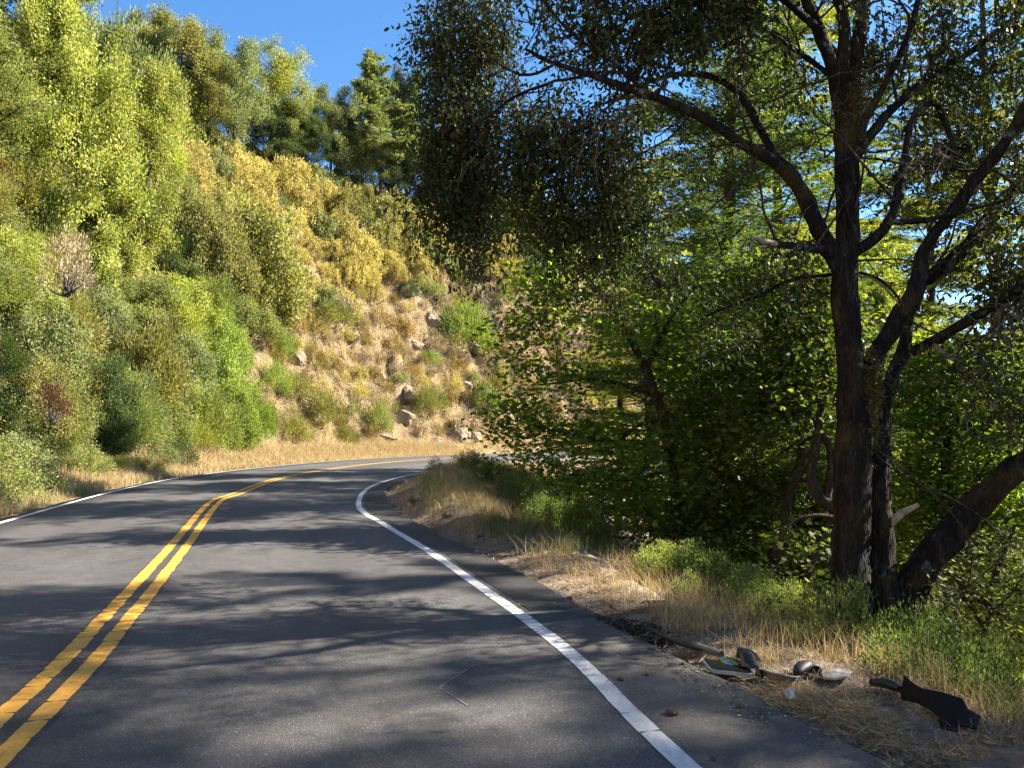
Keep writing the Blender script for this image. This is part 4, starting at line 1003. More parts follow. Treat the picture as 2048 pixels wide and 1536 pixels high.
v, f, a = cat(LV); link('crown', mesh_np('oak_crown', v + inv, f, M['tanoak'], a), oak)
# dead hanging twigs, pale grey
tw = []
for px, py, d, n_, ln in ((1135, 215, 7.3, 7, .75), (1095, 240, 7.4, 5, .6), (1265, 215, 7.0, 9, .9), (1225, 260, 7.2, 8, .8), (1200, 300, 7.3, 6, .7), (1850, 330, 6.95, 7, .8), (1890, 300, 7.0, 6, .8), (1870, 230, 7.05, 5, .6), (1985, 640, 6.8, 14, .8), (2030, 610, 6.7, 14, .9), (2010, 720, 6.7, 10, .7), (1330, 300, 7.0, 5, .7), (920, 330, 7.7, 5, .5), (1985, 250, 7.2, 6, .7)):
    c = at(px, py, d); tw = []
    for i in range(max(3, n_ * 2 // 3)):
        b_ = poly_bez(c + R.normal(size=3) * np.array([.12, .12, .05]), R.normal(size=3) * .5 + np.array([-.1, 0, -.7]), ln * R.uniform(.4, 1.0), 9, .22, 0, .18); tw.append((b_, np.linspace(.004, .0012, 10)))
        for j in range(3):
            s = b_[R.integers(1, 6)]; tw.append((poly_bez(s, R.normal(size=3) * .5 + np.array([0, 0, -.7]), ln * .35, 4, .2), np.linspace(.003, .0012, 5)))
    v, f, a = tubes(tw, 4); link('dead_twigs', mesh_np('oak_dead_twigs', v + inv, f, M['deadwood'], a, True), oak)
for nm_, pts, w_, mt, lb in (('broken_limb', [(1552, 488, 6.6), (1530, 484, 6.56), (1512, 478, 6.52), (1503, 472, 6.5)], [15, 15, 11, 3], 'palewood', 'pale torn end of a broken limb'),
                         ('broken_limb', [(1780, 1048, 7.05), (1800, 1030, 7.0), (1820, 1018, 6.95), (1838, 1010, 6.9)], [22, 17, 15, 9], 'palewood', 'short bleached stub low on the second stem'),
                         ('broken_limb', [(1868, 690, 7.1), (1890, 708, 7.0), (1915, 722, 6.9), (1945, 760, 6.85), (2010, 840, 6.8), (2070, 920, 6.8)], [12, 11, 10, 9, 7, 4], 'deadwood', 'thin pale dead limb slanting down to the right'),
                         ('broken_limb', [(1712, 552, 6.9), (1745, 556, 6.8), (1775, 580, 6.75), (1800, 612, 6.7)], [6, 6, 5, 3], 'deadwood', None),
                         ('broken_limb', [(1755, 1305, 6.75), (1758, 1285, 6.78), (1766, 1262, 6.82), (1772, 1240, 6.9)], [26, 26, 22, 10], 'freshwood', 'orange torn wood at the foot of the trunk')):
    v, f, a = tubes([limb(pts, w_)], 10, .08); o = link(nm_, mesh_np(nm_, v + inv, f, M[mt], a, True), oak)
    if lb: o['label'] = lb
# moss on the main trunk fork
C = np.array([at(x, y, 6.93) + R.normal(size=3) * .03 for x, y in [(1740 + R.normal() * 10, 800 + R.normal() * 45) for _ in range(260)] + [(1706 + R.normal() * 14, 215 + R.normal() * 30) for _ in range(200)]])
M['moss'] = leaf_mat('moss_dry', [(.055, .045, .015), (.10, .08, .026), (.16, .125, .05)], tmix=.2)
v, f, a = cluster(C, 14, .035, .035, .3, -.5); link('moss', mesh_np('oak_moss', v + inv, f, M['moss'], a), oak)

# ------------------------------------------------------------------ trees down the slope on the right
def ground_at(px, d):
    x = at(px, 870, d)[0]; return x, d, hz(x, d)

def maple(seed, stems, blobs, name, label, leafm='maple', leafL=.088, dens=1.0, barkm='bark2', nper=17, shape='maple'):
    """A maple: stems by photograph pixels, leaf layers (flat sprays) about the blob centres."""
    p0 = at(*stems[0][0][0]); e = empty(name, tuple(p0)); tag(e, label, 'tree', 'trees below the right shoulder'); iv = -p0
    L = [limb(*s) for s in stems]; v, f, a = tubes(L, 9, .06); link('trunk', mesh_np(name + '_trunk', v + iv, f, M[barkm], a, True), e)
    lp = np.vstack([l[0][len(l[0]) // 3:] for l in L]); lr = np.concatenate([l[1][len(l[1]) // 3:] for l in L]); tw, LV = [], []
    for px, py, d, rx, ry, ns in blobs:
        ns = max(6, int(ns * dens)); c = at(px, py, d); rxm, rym = rx * mpp(d), ry * mpp(d); C = c + rdir(ns) * (R.random((ns, 1)) ** .45) * np.array([rxm, (rxm + rym) * .6, rym])
        tw += fork(C, c, lp, lr, max(2, ns // 22), .03)
        cc = np.repeat(C, nper, 0); o_ = R.normal(size=cc.shape) * np.array([.28, .28, .11]); h_ = R.random(len(cc)) * 2 * PI
        dd = np.stack([np.cos(h_), np.sin(h_), R.uniform(-.7, .1, len(cc))], 1); ln = leafL * R.uniform(.6, 1.25, len(cc))
        roll = np.stack([R.normal(size=len(cc)) * .8, R.normal(size=len(cc)) * .8, np.ones(len(cc))], 1)
        roll = np.cross(unit(dd), np.cross(roll, unit(dd)))            # leaf planes lie near level
        LV.append(leaves(cc + o_, dd, ln, ln * .95 if shape == 'maple' else ln * .5, shape, roll=roll, bend=.15, val=np.clip(np.repeat(R.random(ns), nper) * .5 + R.random(len(cc)) * .55, 0, 1)))
    v, f, a = tubes(tw, 5); link('branches', mesh_np(name + '_branches', v + iv, f, M[barkm], a, True), e)
    v, f, a = cat(LV); link('crown', mesh_np(name + '_crown', v + iv, f, M[leafm], a), e); return e

maple(31, [([(1364, 1110, 13), (1354, 1000, 13), (1345, 930, 13), (1325, 830, 13), (1300, 760, 13), (1282, 720, 13), (1240, 640, 12.8), (1180, 560, 12.6)], [36, 28, 26, 25, 24, 20, 12, 6]),
           ([(1325, 840, 13), (1280, 850, 12.6), (1230, 880, 12.3), (1150, 870, 12), (1060, 850, 11.8)], [12, 10, 9, 7, 4]),
           ([(1290, 740, 13), (1340, 640, 13.2), (1400, 560, 13.5)], [14, 10, 5]), ([(1345, 940, 13), (1250, 960, 12.5), (1150, 950, 12.2)], [10, 8, 4]), ([(1310, 790, 13), (1200, 760, 12.5), (1080, 770, 12.2)], [11, 8, 4])],
      [(1040, 800, 12, 55, 45, 46), (1010, 850, 12, 35, 40, 26), (1080, 860, 12, 60, 45, 46), (1060, 740, 12.2, 55, 45, 34), (1100, 650, 12.4, 80, 60, 60), (1040, 660, 12.4, 50, 40, 26), (1150, 570, 12.5, 90, 60, 70), (1080, 560, 12.6, 60, 50, 36),
       (1180, 740, 12.4, 80, 60, 42), (1160, 840, 12.3, 70, 50, 46), (1270, 640, 12.8, 90, 80, 80), (1220, 870, 12.5, 70, 50, 46), (1130, 940, 12.2, 80, 45, 66), (1230, 970, 12.4, 90, 55, 90), (1330, 900, 12.6, 60, 70, 56), (1380, 720, 13.2, 80, 90, 80),
       (1300, 540, 13, 100, 70, 80), (1400, 600, 13.4, 90, 80, 80), (1300, 1020, 12.6, 70, 50, 60), (1210, 500, 13, 80, 50, 50), (1040, 920, 12, 30, 30, 16)],
      'bigleaf_maple', 'bigleaf maple with a slanting dark stem, its low sprays reaching out over the grassy mound', dens=.62)
maple(32, [([(1690, 1060, 11), (1660, 1015, 11), (1632, 985, 11), (1622, 950, 11), (1632, 890, 11), (1640, 830, 11), (1650, 700, 11.2), (1640, 540, 11.5)], [36, 34, 30, 24, 22, 18, 14, 8]),
           ([(1650, 1005, 11), (1660, 960, 11), (1660, 900, 11), (1645, 870, 11), (1600, 800, 11.2)], [22, 20, 20, 16, 8]), ([(1690, 1040, 11), (1640, 1030, 10.8), (1590, 1040, 10.7), (1560, 1075, 10.6)], [10, 10, 8, 5])],
      [(1600, 780, 11.4, 90, 90, 110), (1560, 680, 11.6, 90, 80, 100), (1640, 620, 11.6, 80, 80, 80), (1520, 820, 11.4, 80, 80, 90), (1600, 560, 11.8, 100, 60, 80), (1600, 930, 13, 70, 60, 40), (1600, 1085, 10.8, 45, 35, 18), (1660, 740, 11.2, 50, 60, 40), (1500, 560, 12, 90, 70, 80)],
      'bigleaf_maple', 'maple with a U-shaped double stem just left of the big oak trunk', leafm='mapleshade')
maple(33, [([(1540, 1200, 12), (1550, 1120, 12), (1562, 1060, 12), (1580, 980, 12), (1604, 900, 12), (1570, 780, 12.2), (1520, 640, 12.4)], [34, 28, 24, 22, 20, 14, 8]),
           ([(1595, 1190, 12), (1630, 1110, 12), (1660, 1040, 12)], [22, 22, 16]), ([(1575, 1000, 12), (1500, 960, 12.2), (1440, 950, 12.4)], [12, 9, 5])],
      [(1480, 900, 12.6, 90, 90, 130), (1450, 1010, 12.6, 90, 70, 110), (1520, 1000, 13, 80, 70, 50), (1430, 820, 12.8, 80, 80, 100), (1480, 740, 12.8, 90, 80, 100), (1380, 1050, 12.8, 70, 50, 60), (1640, 1110, 13.2, 60, 50, 24), (1500, 1110, 12.6, 70, 40, 50)],
      'bigleaf_maple', 'dark maple standing between the slanting stem and the U-shaped stem', leafm='mapleshade')
maple(34, [([(1900, 1300, 12.5), (1900, 1150, 12.5), (1890, 1000, 12.5), (1900, 850, 12.6), (1920, 700, 12.8)], [36, 30, 24, 18, 10]), ([(1895, 1050, 12.5), (1960, 950, 12.6), (2020, 880, 12.7)], [14, 10, 6])],
      [(1880, 820, 12.6, 80, 80, 100), (1960, 860, 12.6, 90, 80, 120), (1860, 940, 12.6, 60, 80, 70), (2020, 980, 12.5, 80, 80, 90), (1930, 1020, 12.6, 80, 70, 90), (1880, 1090, 12.6, 60, 60, 60), (1980, 1120, 12.6, 90, 70, 90), (1920, 720, 12.8, 90, 70, 90), (2040, 760, 12.6, 60, 80, 60), (1840, 720, 12.8, 50, 60, 50), (1850, 1020, 12.4, 40, 50, 30)],
      'bigleaf_maple', 'sunlit yellow-green maple behind the leaning stem of the big oak')
maple(35, [([(1960, 1330, 9.5), (1970, 1250, 9.5), (1990, 1150, 9.5), (2030, 1050, 9.6)], [16, 14, 12, 6]), ([(1970, 1260, 9.5), (1930, 1200, 9.4), (1900, 1160, 9.3)], [9, 7, 4])],
      [(1900, 1190, 9.4, 50, 55, 46), (1960, 1230, 9.4, 60, 50, 50), (2020, 1180, 9.4, 60, 60, 60), (2040, 1100, 9.5, 60, 60, 50), (1940, 1120, 9.6, 50, 50, 36), (2030, 1260, 9.3, 50, 40, 40)],
      'young_oak', 'young light-leaved oak at the right edge below the leaning stem', leafm='green', leafL=.075, nper=12, shape='rhomb')
maple(36, [([(1525, 1250, 8.6), (1525, 1210, 8.6), (1530, 1165, 8.6), (1540, 1140, 8.6)], [9, 8, 6, 3]), ([(1525, 1220, 8.6), (1490, 1190, 8.6), (1480, 1170, 8.6)], [6, 4, 2])],
      [(1520, 1170, 8.6, 45, 34, 34), (1550, 1200, 8.6, 34, 28, 22), (1490, 1195, 8.6, 30, 25, 18)], 'young_bay', 'small glossy bay seedling in a sunny patch left of the oak trunk', leafm='grey', leafL=.085, nper=11, shape='rhomb')

# tall conifers behind
asset('fir_tall', conifer(41, 30, 5.2, .34, .10, .55, .19, .85, .16, .4, .24, 10), 'bark2', 'needle')
asset('fir_open', conifer(42, 26, 4.6, .28, .14, .66, .19, .75, .12, .5, .24, 9), 'bark2', 'needle')
CON = [('fir_tall', 1442, 19, 1.0, 'tall fir with a straight dark trunk between the slanting maple and the big oak', 'needle'),
       ('fir_open', 1400, 24, .9, 'thin-trunked fir just left of the tall straight fir', 'needle'),
       ('fir_tall', 1310, 31, 1.05, 'sunlit fir rising behind the arching oak limbs', 'firsunlit'),
       ('fir_tall', 1590, 26, 1.05, 'yellow-green fir behind the fork of the big oak', 'firsunlit'),
       ('fir_open', 1985, 15, .8, 'thin fir trunk rising at the right edge behind the oak limbs', 'firsunlit'),
       ('fir_tall', 1850, 29, 1.0, 'distant fir right of the big oak trunk', 'firsunlit'),
       ('fir_open', 1235, 36, .85, 'distant fir behind the hanging grey twigs', 'firsunlit'),
       ('fir_tall', 1720, 34, 1.15, 'distant fir directly behind the big oak trunk', 'needle'),
       ('fir_open', 1520, 33, 1.1, 'distant yellow-green fir right of the straight fir trunk', 'firsunlit'),
       ('fir_open', 2120, 24, 1.0, 'fir cut off by the right edge of the picture', 'needle')]
M['firsunlit'] = leaf_mat('leaf_needle_sunlit', [(.07, .11, .025), (.14, .18, .04), (.22, .25, .06)], trans=(1.7, 1.6, .5), tmix=.5)  # needles in a lighter tone: sunlight put into the leaf colour
for k, px, d, sc, lb, lm in CON:
    x, y, z = ground_at(px, d); put(k, 'fir', (x, y, z - .2), (sc, sc, sc * (.66 if px < 1550 else .9)), lb, 'tree', 'firs below the right shoulder', leafm=lm)
# broad-leaved trees that close the gaps lower down
BACK = [(1420, 560, 27, 'leafy_b', 230, 'green', 'green tree behind the slanting maple stem'),
        (1500, 500, 22, 'leafy_a', 280, 'deep', 'dark green tree behind the straight fir trunk'), (1640, 470, 20, 'leafy_b', 300, 'deep', 'green tree behind the big oak trunk'),  # darker leaf colour stands in for understory shade on these two
        (1790, 500, 21, 'leafy_a', 330, 'bright', 'yellow-green tree right of the big oak trunk'), (1930, 560, 20, 'leafy_b', 360, 'bright', 'yellow-green tree behind the long right limb'),
        (2060, 420, 22, 'leafy_a', 360, 'green', 'green tree at the right edge beyond the oak limbs'), (1560, 760, 17, 'leafy_a', 300, 'deep', 'low dark tree in the hollow left of the big oak'),
        (1440, 830, 17.5, 'leafy_b', 200, 'deep', 'low dark tree in the hollow behind the fir trunk'), (1760, 820, 17, 'leafy_b', 300, 'bright', 'low green tree right behind the oak stems'), (2000, 900, 16, 'leafy_a', 300, 'bright', 'low sunlit tree at the right below the leaning stem')]
for px, top, d, k, wpx, lm, lb in BACK:
    tree_px(px, top, d, k, wpx, lm, 'hollow_tree', lb, 'tree', 'trees in the hollow', *DIM[k])

# trees beside the camera on the right, whose shade falls on the road
asset('fir_thin', conifer(43, 27, 4.8, .22, .08, 1.25, .26, .78, .03, .6, .28, 7), 'bark2', 'needle')
SIDE = [(x_ + random.uniform(-1, 1), y_ + random.uniform(-1, 1)) for x_, y_ in ((12, 0), (14, 5.5), (16.5, -4), (18, 2), (19, 9), (22, -1), (23, 5.5), (22.5, 13), (27.5, 9.5), (16, 12.5), (32, 6), (25, -4), (30, 11), (17.5, 6.5), (20.5, 5.0), (11.5, 3.0), (13.5, -7))]
SIDE = [('fir_thin', x_, y_, (15.5 + (x_ - 12) * .46 - hz(x_, y_)) / 27 * random.uniform(.92, 1.1)) for x_, y_ in SIDE]
for i, (k, x, y, sc) in enumerate(SIDE):
    put(k, 'roadside_tree', (x, y, hz(x, y) - .2), sc, 'tree standing outside the picture to the right, shading the road', 'tree', 'trees outside the right edge', leafm='green')
# ------------------------------------------------------------------ right shoulder: grass, weeds, litter
ERn = offset(ER, 1.0) - ER
def right_pts(n, y0, y1, t0, t1, pw=1.0):
    m_ = (ER[:, 1] > y0) & (ER[:, 1] < y1); q = ER[m_]; nr = ERn[m_]; wgt = 1 / np.maximum(4, q[:, 1]) ** pw; i = R.choice(len(q), n, p=wgt / wgt.sum())
    return q[i] - nr[i] * (t0 + (t1 - t0) * R.random(n))[:, None] + R.normal(size=(n, 2)) * .06
def keep_right(P, lo=.04): return P[sdist(P, ER) < -lo]
# dry grass: short by the asphalt, taller outward and on the mound
C = right_pts(3000, 3.0, 16, .10, 2.4, .6); dn_ = fbm(C[:, 0] * 1.3, C[:, 1] * 1.3, 61, 3); C = C[dn_ > -.22]
P = keep_right(tufty(C, 9, .07)); dd = -sdist(P, ER)
grass_obj('dry_grass', P, R.uniform(.03, .13, len(P)) * np.clip(.4 + dd * .6, .4, 1.6), R.uniform(.003, .007, len(P)), 1.5, 'litter', 'short trampled dry grass on the right shoulder', 3)
C = right_pts(1500, 3.0, 15, .3, 2.2, .8); dn_ = fbm(C[:, 0] * .9, C[:, 1] * .9, 63, 3); C = C[dn_ > -.02]
P = keep_right(tufty(C, 9, .06), .2); P = P[(np.abs(P[:, 0] - 2.42) > .45) | (np.abs(P[:, 1] - 3.95) > .35)]
grass_obj('dry_grass', P, R.uniform(.10, .36, len(P)), R.uniform(.003, .006, len(P)), 1.0, 'straw', 'thin straw stalks standing on the right shoulder', 3)
C = right_pts(1900, 14, 42, .1, 5.0, .4); P = keep_right(tufty(C, 13, .14)); dd = -sdist(P, ER)
grass_obj('dry_grass', P, R.uniform(.07, .32, len(P)) * np.clip(.5 + dd * .3, .5, 1.2), R.uniform(.007, .016, len(P)), .9, 'straw', 'dry grass covering the mound on the inside of the bend', 2)
C = right_pts(1000, 9, 36, .5, 4.5, .4); dn_ = fbm(C[:, 0] * .6, C[:, 1] * .6, 67, 3); C = C[dn_ > .02]; P = keep_right(tufty(C, 14, .12), .3)
grass_obj('green_grass', P, R.uniform(.1, .4, len(P)), R.uniform(.006, .014, len(P)), .9, 'greengrass', 'green weeds and grass patches on the grassy mound', 2)
def area(n, poly): 
    out = []; xs = [p[0] for p in poly]; ys = [p[1] for p in poly]
    while len(out) < n:
        x, y = random.uniform(min(xs), max(xs)), random.uniform(min(ys), max(ys))
        if inpoly(x, y, poly): out.append((x, y))
    return np.array(out)
GREEN = [(2.1, 7.6), (3.0, 6.6), (2.9, 5.4), (2.75, 4.3), (3.2, 3.4), (6.0, 3.6), (7.0, 8.0), (4.0, 9.5)]
C = area(1000, GREEN); P = tufty(C, 11, .06)
grass_obj('green_grass', P, R.uniform(.06, .30, len(P)), R.uniform(.004, .008, len(P)), 1.0, 'greengrass', 'rank green grass around the foot of the big oak', 3)
# flat dry leaves and straw on the ground and along the asphalt edge
def flakes(name, P, L, mat, label, asp=.45, lift=.006, tilt=.35, z=None):
    zz = height(P[:, 0], P[:, 1]); zz = np.where(sdist(P, ER) > -.02, .004, zz) if z is None else np.full(len(P), z)
    Q = np.column_stack([P, zz + lift]); h_ = R.random(len(P)) * 2 * PI; D = np.stack([np.cos(h_), np.sin(h_), R.normal(size=len(P)) * tilt * .4 + .1], 1)
    roll = np.cross(np.cross(D, np.array([0, 0, 1.0]) + R.normal(size=D.shape) * tilt), D); roll = np.cross(D, np.cross(np.array([0, 0, 1.0]) + R.normal(size=D.shape) * tilt, D)) 
    v, f, a = leaves(Q, D, L, L * asp, 'rhomb', roll=np.array([0, 0, 1.0]) + R.normal(size=D.shape) * tilt)
    return tag(link(name, mesh_np(name, v, f, M[mat], a)), label, 'litter', kind='stuff')
P = np.vstack([right_pts(15000, 2.6, 16, .0, 2.4, 1.0), right_pts(3500, 12, 32, 0, 3, .5)])
flakes('leaf_litter', P, R.uniform(.015, .06, len(P)), 'litter', 'dry leaves and straw bits lying on the right shoulder', .3)
P = np.vstack([right_pts(7000, 2.6, 9, .0, 1.7, .8), area(2600, [gp(1480, 1372), gp(1560, 1362), gp(1700, 1385), gp(1790, 1440), gp(1840, 1500), gp(1740, 1490), gp(1640, 1436)])])
flakes('flat_straw', P, R.uniform(.04, .13, len(P)), 'straw', 'flattened dry straw on the shoulder around the car debris', .045, .012, .5)
P = right_pts(420, 2.6, 7.5, -.75, .05, 1.0); P = P[R.random(len(P)) < .7]
flakes('leaf_litter', P, R.uniform(.008, .035, len(P)), 'litter', 'small dry bits scattered over the dusty turnout', .4, .006, .25)
P = area(900, [gp(1190, 1238), gp(1250, 1232), gp(1330, 1258), gp(1345, 1282), gp(1290, 1285), gp(1240, 1262)])
flakes('mulch', P, R.uniform(.012, .045, len(P)), 'bark2', 'dark crumbs of earth and bark at the end of the new asphalt', .7, .012, .9)
P = np.vstack([right_pts(1900, 2.2, 14, -.12, .25, .9), area(220, [gp(1290, 1285), gp(1400, 1345), gp(1620, 1450), gp(1500, 1450), gp(1330, 1340)])])
flakes('gravel', P, R.uniform(.005, .022, len(P)), 'gravel', 'fine gravel and grit along the edge of the asphalt', .8, .007, .6)
P = area(260, [gp(500, 1000), gp(900, 1080), gp(1500, 1480), gp(100, 1536), gp(0, 1300)])
flakes('road_specks', P, R.uniform(.004, .014, len(P)), 'dead', 'pale specks and chips lying on the road', .6, .006, .2, z=.002)

# stones
STM = [rock_mesh('stone', 200 + i, 'stone', 3, .3, 1.4) for i in range(4)]
for i, (px, py, w_, lb) in enumerate(((1346, 1430, 24, 'brown stone nearest the white line on the turnout'), (1294, 1352, 9, 'small brown stone on the turnout left of the car debris'), (1241, 1362, 12, 'flat dark stone next to the white line on the turnout'),
        (1479, 1416, 12, 'small stone in front of the orange dry grass'), (1366, 1330, 8, 'tiny stone beside the black trim tube'), (1275, 1320, 8, 'tiny pale stone on the turnout below the dark mulch'), (1427, 1522, 11, 'pale flat chip on the asphalt at the bottom of the picture'),
        (1140, 1200, 12, 'pale stone at the asphalt edge above the turnout'), (1226, 1215, 16, 'grey stone on the dirt above the mulch'), (960, 1078, 14, 'grey stone lying in the mound grass'), (895, 1045, 22, 'grey stone on the dirt side of the mound'), (830, 1015, 26, 'brown clod at the asphalt edge of the mound'))):
    g = gp(px, py); d = g[1]; o = link('stone', STM[i % 4]); s = w_ * mpp(d) * .6; z0 = .004 if sdist(np.array([g]), ER)[0] > 0 else hz(*g)
    o.location = (g[0], g[1], z0 + s * .35); o.scale = (s, s * .9, s * .7); o.rotation_euler = (0, 0, i * 1.3); tag(o, lb, 'stone', 'loose stones')

# weeds and shrubs on the shoulder
asset('weed_a', bush(51, .32, .50, 60, 26, .045, .45, .11, feather=.9, stems=14), 'bark2', 'weed', P2)
asset('weed_b', bush(52, .28, .62, 50, 26, .05, .35, .12, feather=1.1, stems=14), 'bark2', 'weed', P2)
asset('coyote', bush(53, .55, .70, 150, 34, .04, .5, .13, feather=.8, stems=20), 'bark2', 'weed', P2)
for px, py, d, k, sc, lb in ((1320, 1190, 8.3, 'coyote', .6, 'green bushy weed at the left end of the row by the ditch'), (1385, 1200, 8.2, 'coyote', .68, 'tallest green bushy weed in the row by the ditch'), (1440, 1215, 7.9, 'coyote', .6, 'green bushy weed in front of the bay seedling'),
        (1330, 1150, 9.2, 'coyote', .6, 'green bushy weed at the edge of the dark hollow'), (1500, 1250, 7.4, 'coyote', .6, 'green bushy weed right of the bay seedling'), (1590, 1260, 7.2, 'coyote', .55, 'green bushy weed touching the left side of the oak foot'),
        (1640, 1290, 6.5, 'weed_b', 1.0, 'upright weed in front of the left side of the oak foot'), (1690, 1330, 6.0, 'weed_b', 1.1, 'tall upright weed in front of the oak trunk'), (1735, 1300, 6.4, 'weed_b', 1.3, 'tallest weed growing over the torn wood of the oak foot'),
        (1800, 1335, 6.1, 'weed_a', 1.1, 'bushy weed in front of the right side of the oak foot'), (1860, 1330, 6.2, 'weed_b', 1.1, 'upright weed right of the oak foot'), (1920, 1350, 5.9, 'weed_a', 1.2, 'bushy weed under the leaning stem'), (1985, 1360, 5.8, 'weed_b', 1.2, 'upright weed near the right edge under the leaning stem'),
        (1780, 1375, 5.2, 'weed_a', .8, 'low weed behind the torn black liner'), (1850, 1390, 5.0, 'weed_b', .8, 'upright weed just behind the right end of the black liner'), (1950, 1410, 4.8, 'weed_a', 1.0, 'bushy weed right of the torn black liner'), (2030, 1400, 4.9, 'weed_b', 1.0, 'upright weed at the right picture edge'),
        (1610, 1320, 5.9, 'weed_a', .8, 'low weed behind the pale car panel'), (1545, 1290, 6.6, 'weed_a', .8, 'low weed behind the dry patch left of the oak'), (1470, 1255, 7.1, 'weed_a', .8, 'low weed at the front of the weed row'), (1380, 1240, 7.4, 'weed_a', .7, 'small weed on the dry shoulder before the row'),
        (985, 965, 21, 'coyote', 1.1, 'green weed clump on top of the mound'), (940, 950, 24, 'coyote', 1.0, 'green weed clump left on top of the mound'), (1040, 990, 19, 'coyote', 1.2, 'green weed clump on the right flank of the mound'), (1090, 1040, 14, 'coyote', 1.0, 'green weed clump below the maple sprays'),
        (1160, 1075, 12.5, 'coyote', 1.0, 'green weed clump on the bank above the dirt path'), (870, 955, 24, 'weed_a', 1.2, 'thin weeds standing where the mound hides the white line'), (1120, 1010, 15, 'coyote', 1.3, 'leafy weed clump in the shade of the slanting maple')):
    g = at(px, py, d); put(k, 'weed', (g[0], g[1], hz(g[0], g[1]) - .04), sc * (.64 if k[0] == 'w' else .95), lb, 'weed', 'weeds on the right shoulder', leafm=random.choice(('weed', 'weed', 'green')))
asset('dock', bush(54, .10, .6, 40, 24, .022, .6, .05, feather=.6, stems=6), 'bark2', 'redbrown', P2)
for px, py, d, sc, lb in ((1023, 1045, 15.5, 1.0, 'dry rust-brown dock stalk standing on the mound'), (1096, 1090, 12.0, .8, 'dry brown stalk leaning over the bank edge')):
    g = at(px, py, d); put('dock', 'dry_stalk', (g[0], g[1], hz(g[0], g[1]) - .03), sc, lb, 'plant', leafm='orange')

# narrow dirt path slipping down behind the mound
xy = spline([(1.32, 7.0), (1.15, 8.0), (.85, 10.5), (.45, 14), (-.1, 18), (-.6, 22.5)], .12); nr_ = offset(xy, 1) - xy; PV = []
for o_ in (-.20, -.1, 0, .1, .20):
    q = xy + nr_ * (o_ + .06 * fbm(xy[:, 0] * 3 + o_ * 9, xy[:, 1] * 3, 71, 3))[:, None]; PV.append(np.column_stack([q, height(q[:, 0], q[:, 1]) + .03 - .05 * (abs(o_) > .15)]))
PV = np.stack(PV, 1); n_, m_ = PV.shape[:2]; ii = (np.arange(n_ - 1)[:, None] * m_ + np.arange(m_ - 1)[None]).ravel()
M['pathdirt'] = soil_mat('path_dirt', [(.24, .18, .13), (.36, .29, .21), (.44, .36, .27)], scale=4, bumpd=.04)
tag(link('path', mesh_np('path', PV.reshape(-1, 3), np.stack([ii, ii + m_, ii + m_ + 1, ii + 1], 1), M['pathdirt'], smooth_sh=True)), kind='structure')

# ------------------------------------------------------------------ car debris on the shoulder
def gz(g): return max(.0, hz(*g)) if sdist(np.array([g]), ER)[0] < 0 else .004
def plate(name, outline, mat, lift, th=.012, tilt=(0, 0), step=.03, parent=None, inset=0.0, raise_=0.0, jag=.0):
    """A thin moulded piece lying on the ground: outline in photograph pixels on the ground plane."""
    G = np.array([gp(*p) for p in outline]); c = G.mean(0)
    P = spline(list(map(tuple, G)) + [tuple(G[0])], step)[:-1] if jag == 0 else np.repeat(G, 1, 0)
    P = c + (P - c) * (1 - inset); z0 = gz(c) + lift + raise_
    bm = bmesh.new(); top = [bm.verts.new((p[0], p[1], z0 + (p - c) @ np.array(tilt))) for p in P]
    mid = bm.verts.new((c[0], c[1], z0 + .010))
    for i in range(len(top)): bm.faces.new((top[i], top[(i + 1) % len(top)], mid))
    r = bmesh.ops.extrude_face_region(bm, geom=bm.faces[:]); 
    for e in r['geom']:
        if isinstance(e, bmesh.types.BMVert): e.co.z -= th
    bmesh.ops.recalc_face_normals(bm, faces=bm.faces)
    me = bpy.data.meshes.new(name); bm.to_mesh(me); bm.free(); me.materials.append(M[mat]); return link(name, me, parent)
def gutter(name, pts, rad, mat, arc=PI * 1.05, rot=.5, th=.006, parent=None, lift=.03):
    """A half-tube along ground pixels."""
    G = [gp(*p) for p in pts]; Q = spline([(g[0], g[1], gz(g) + lift) for g in G], .03); T = unit(np.gradient(Q, axis=0)); S = unit(np.cross(T, (0, 0, 1))); U = np.cross(S, T)
    n_, m_ = len(Q), 9; rr = np.interp(np.linspace(0, 1, n_), np.linspace(0, 1, len(rad)), rad); an = rot + np.linspace(0, arc, m_)
    def shell(k): return Q[:, None] + (rr - k)[:, None, None] * (np.cos(an)[None, :, None] * S[:, None] + np.sin(an)[None, :, None] * U[:, None])
    A, B = shell(0).reshape(-1, 3), shell(th).reshape(-1, 3); i = (np.arange(n_ - 1)[:, None] * m_ + np.arange(m_ - 1)[None]).ravel(); q = np.stack([i, i + 1, i + m_ + 1, i + m_], 1)
    N_ = n_ * m_; e1 = np.arange(n_ - 1) * m_; e2 = e1 + m_ - 1; f1 = np.stack([e1, e1 + m_, e1 + m_ + N_, e1 + N_], 1); f2 = np.stack([e2, e2 + N_, e2 + m_ + N_, e2 + m_], 1)
    j = np.arange(m_ - 1); f3 = np.stack([j, j + N_, j + 1 + N_, j + 1], 1); j2 = j + (n_ - 1) * m_; f4 = np.stack([j2, j2 + 1, j2 + 1 + N_, j2 + N_], 1)
    return link(name, mesh_np(name, np.vstack([A, B]), np.vstack([q, q[:, ::-1] + N_, f1, f2, f3, f4]), M[mat], smooth_sh=True), parent)

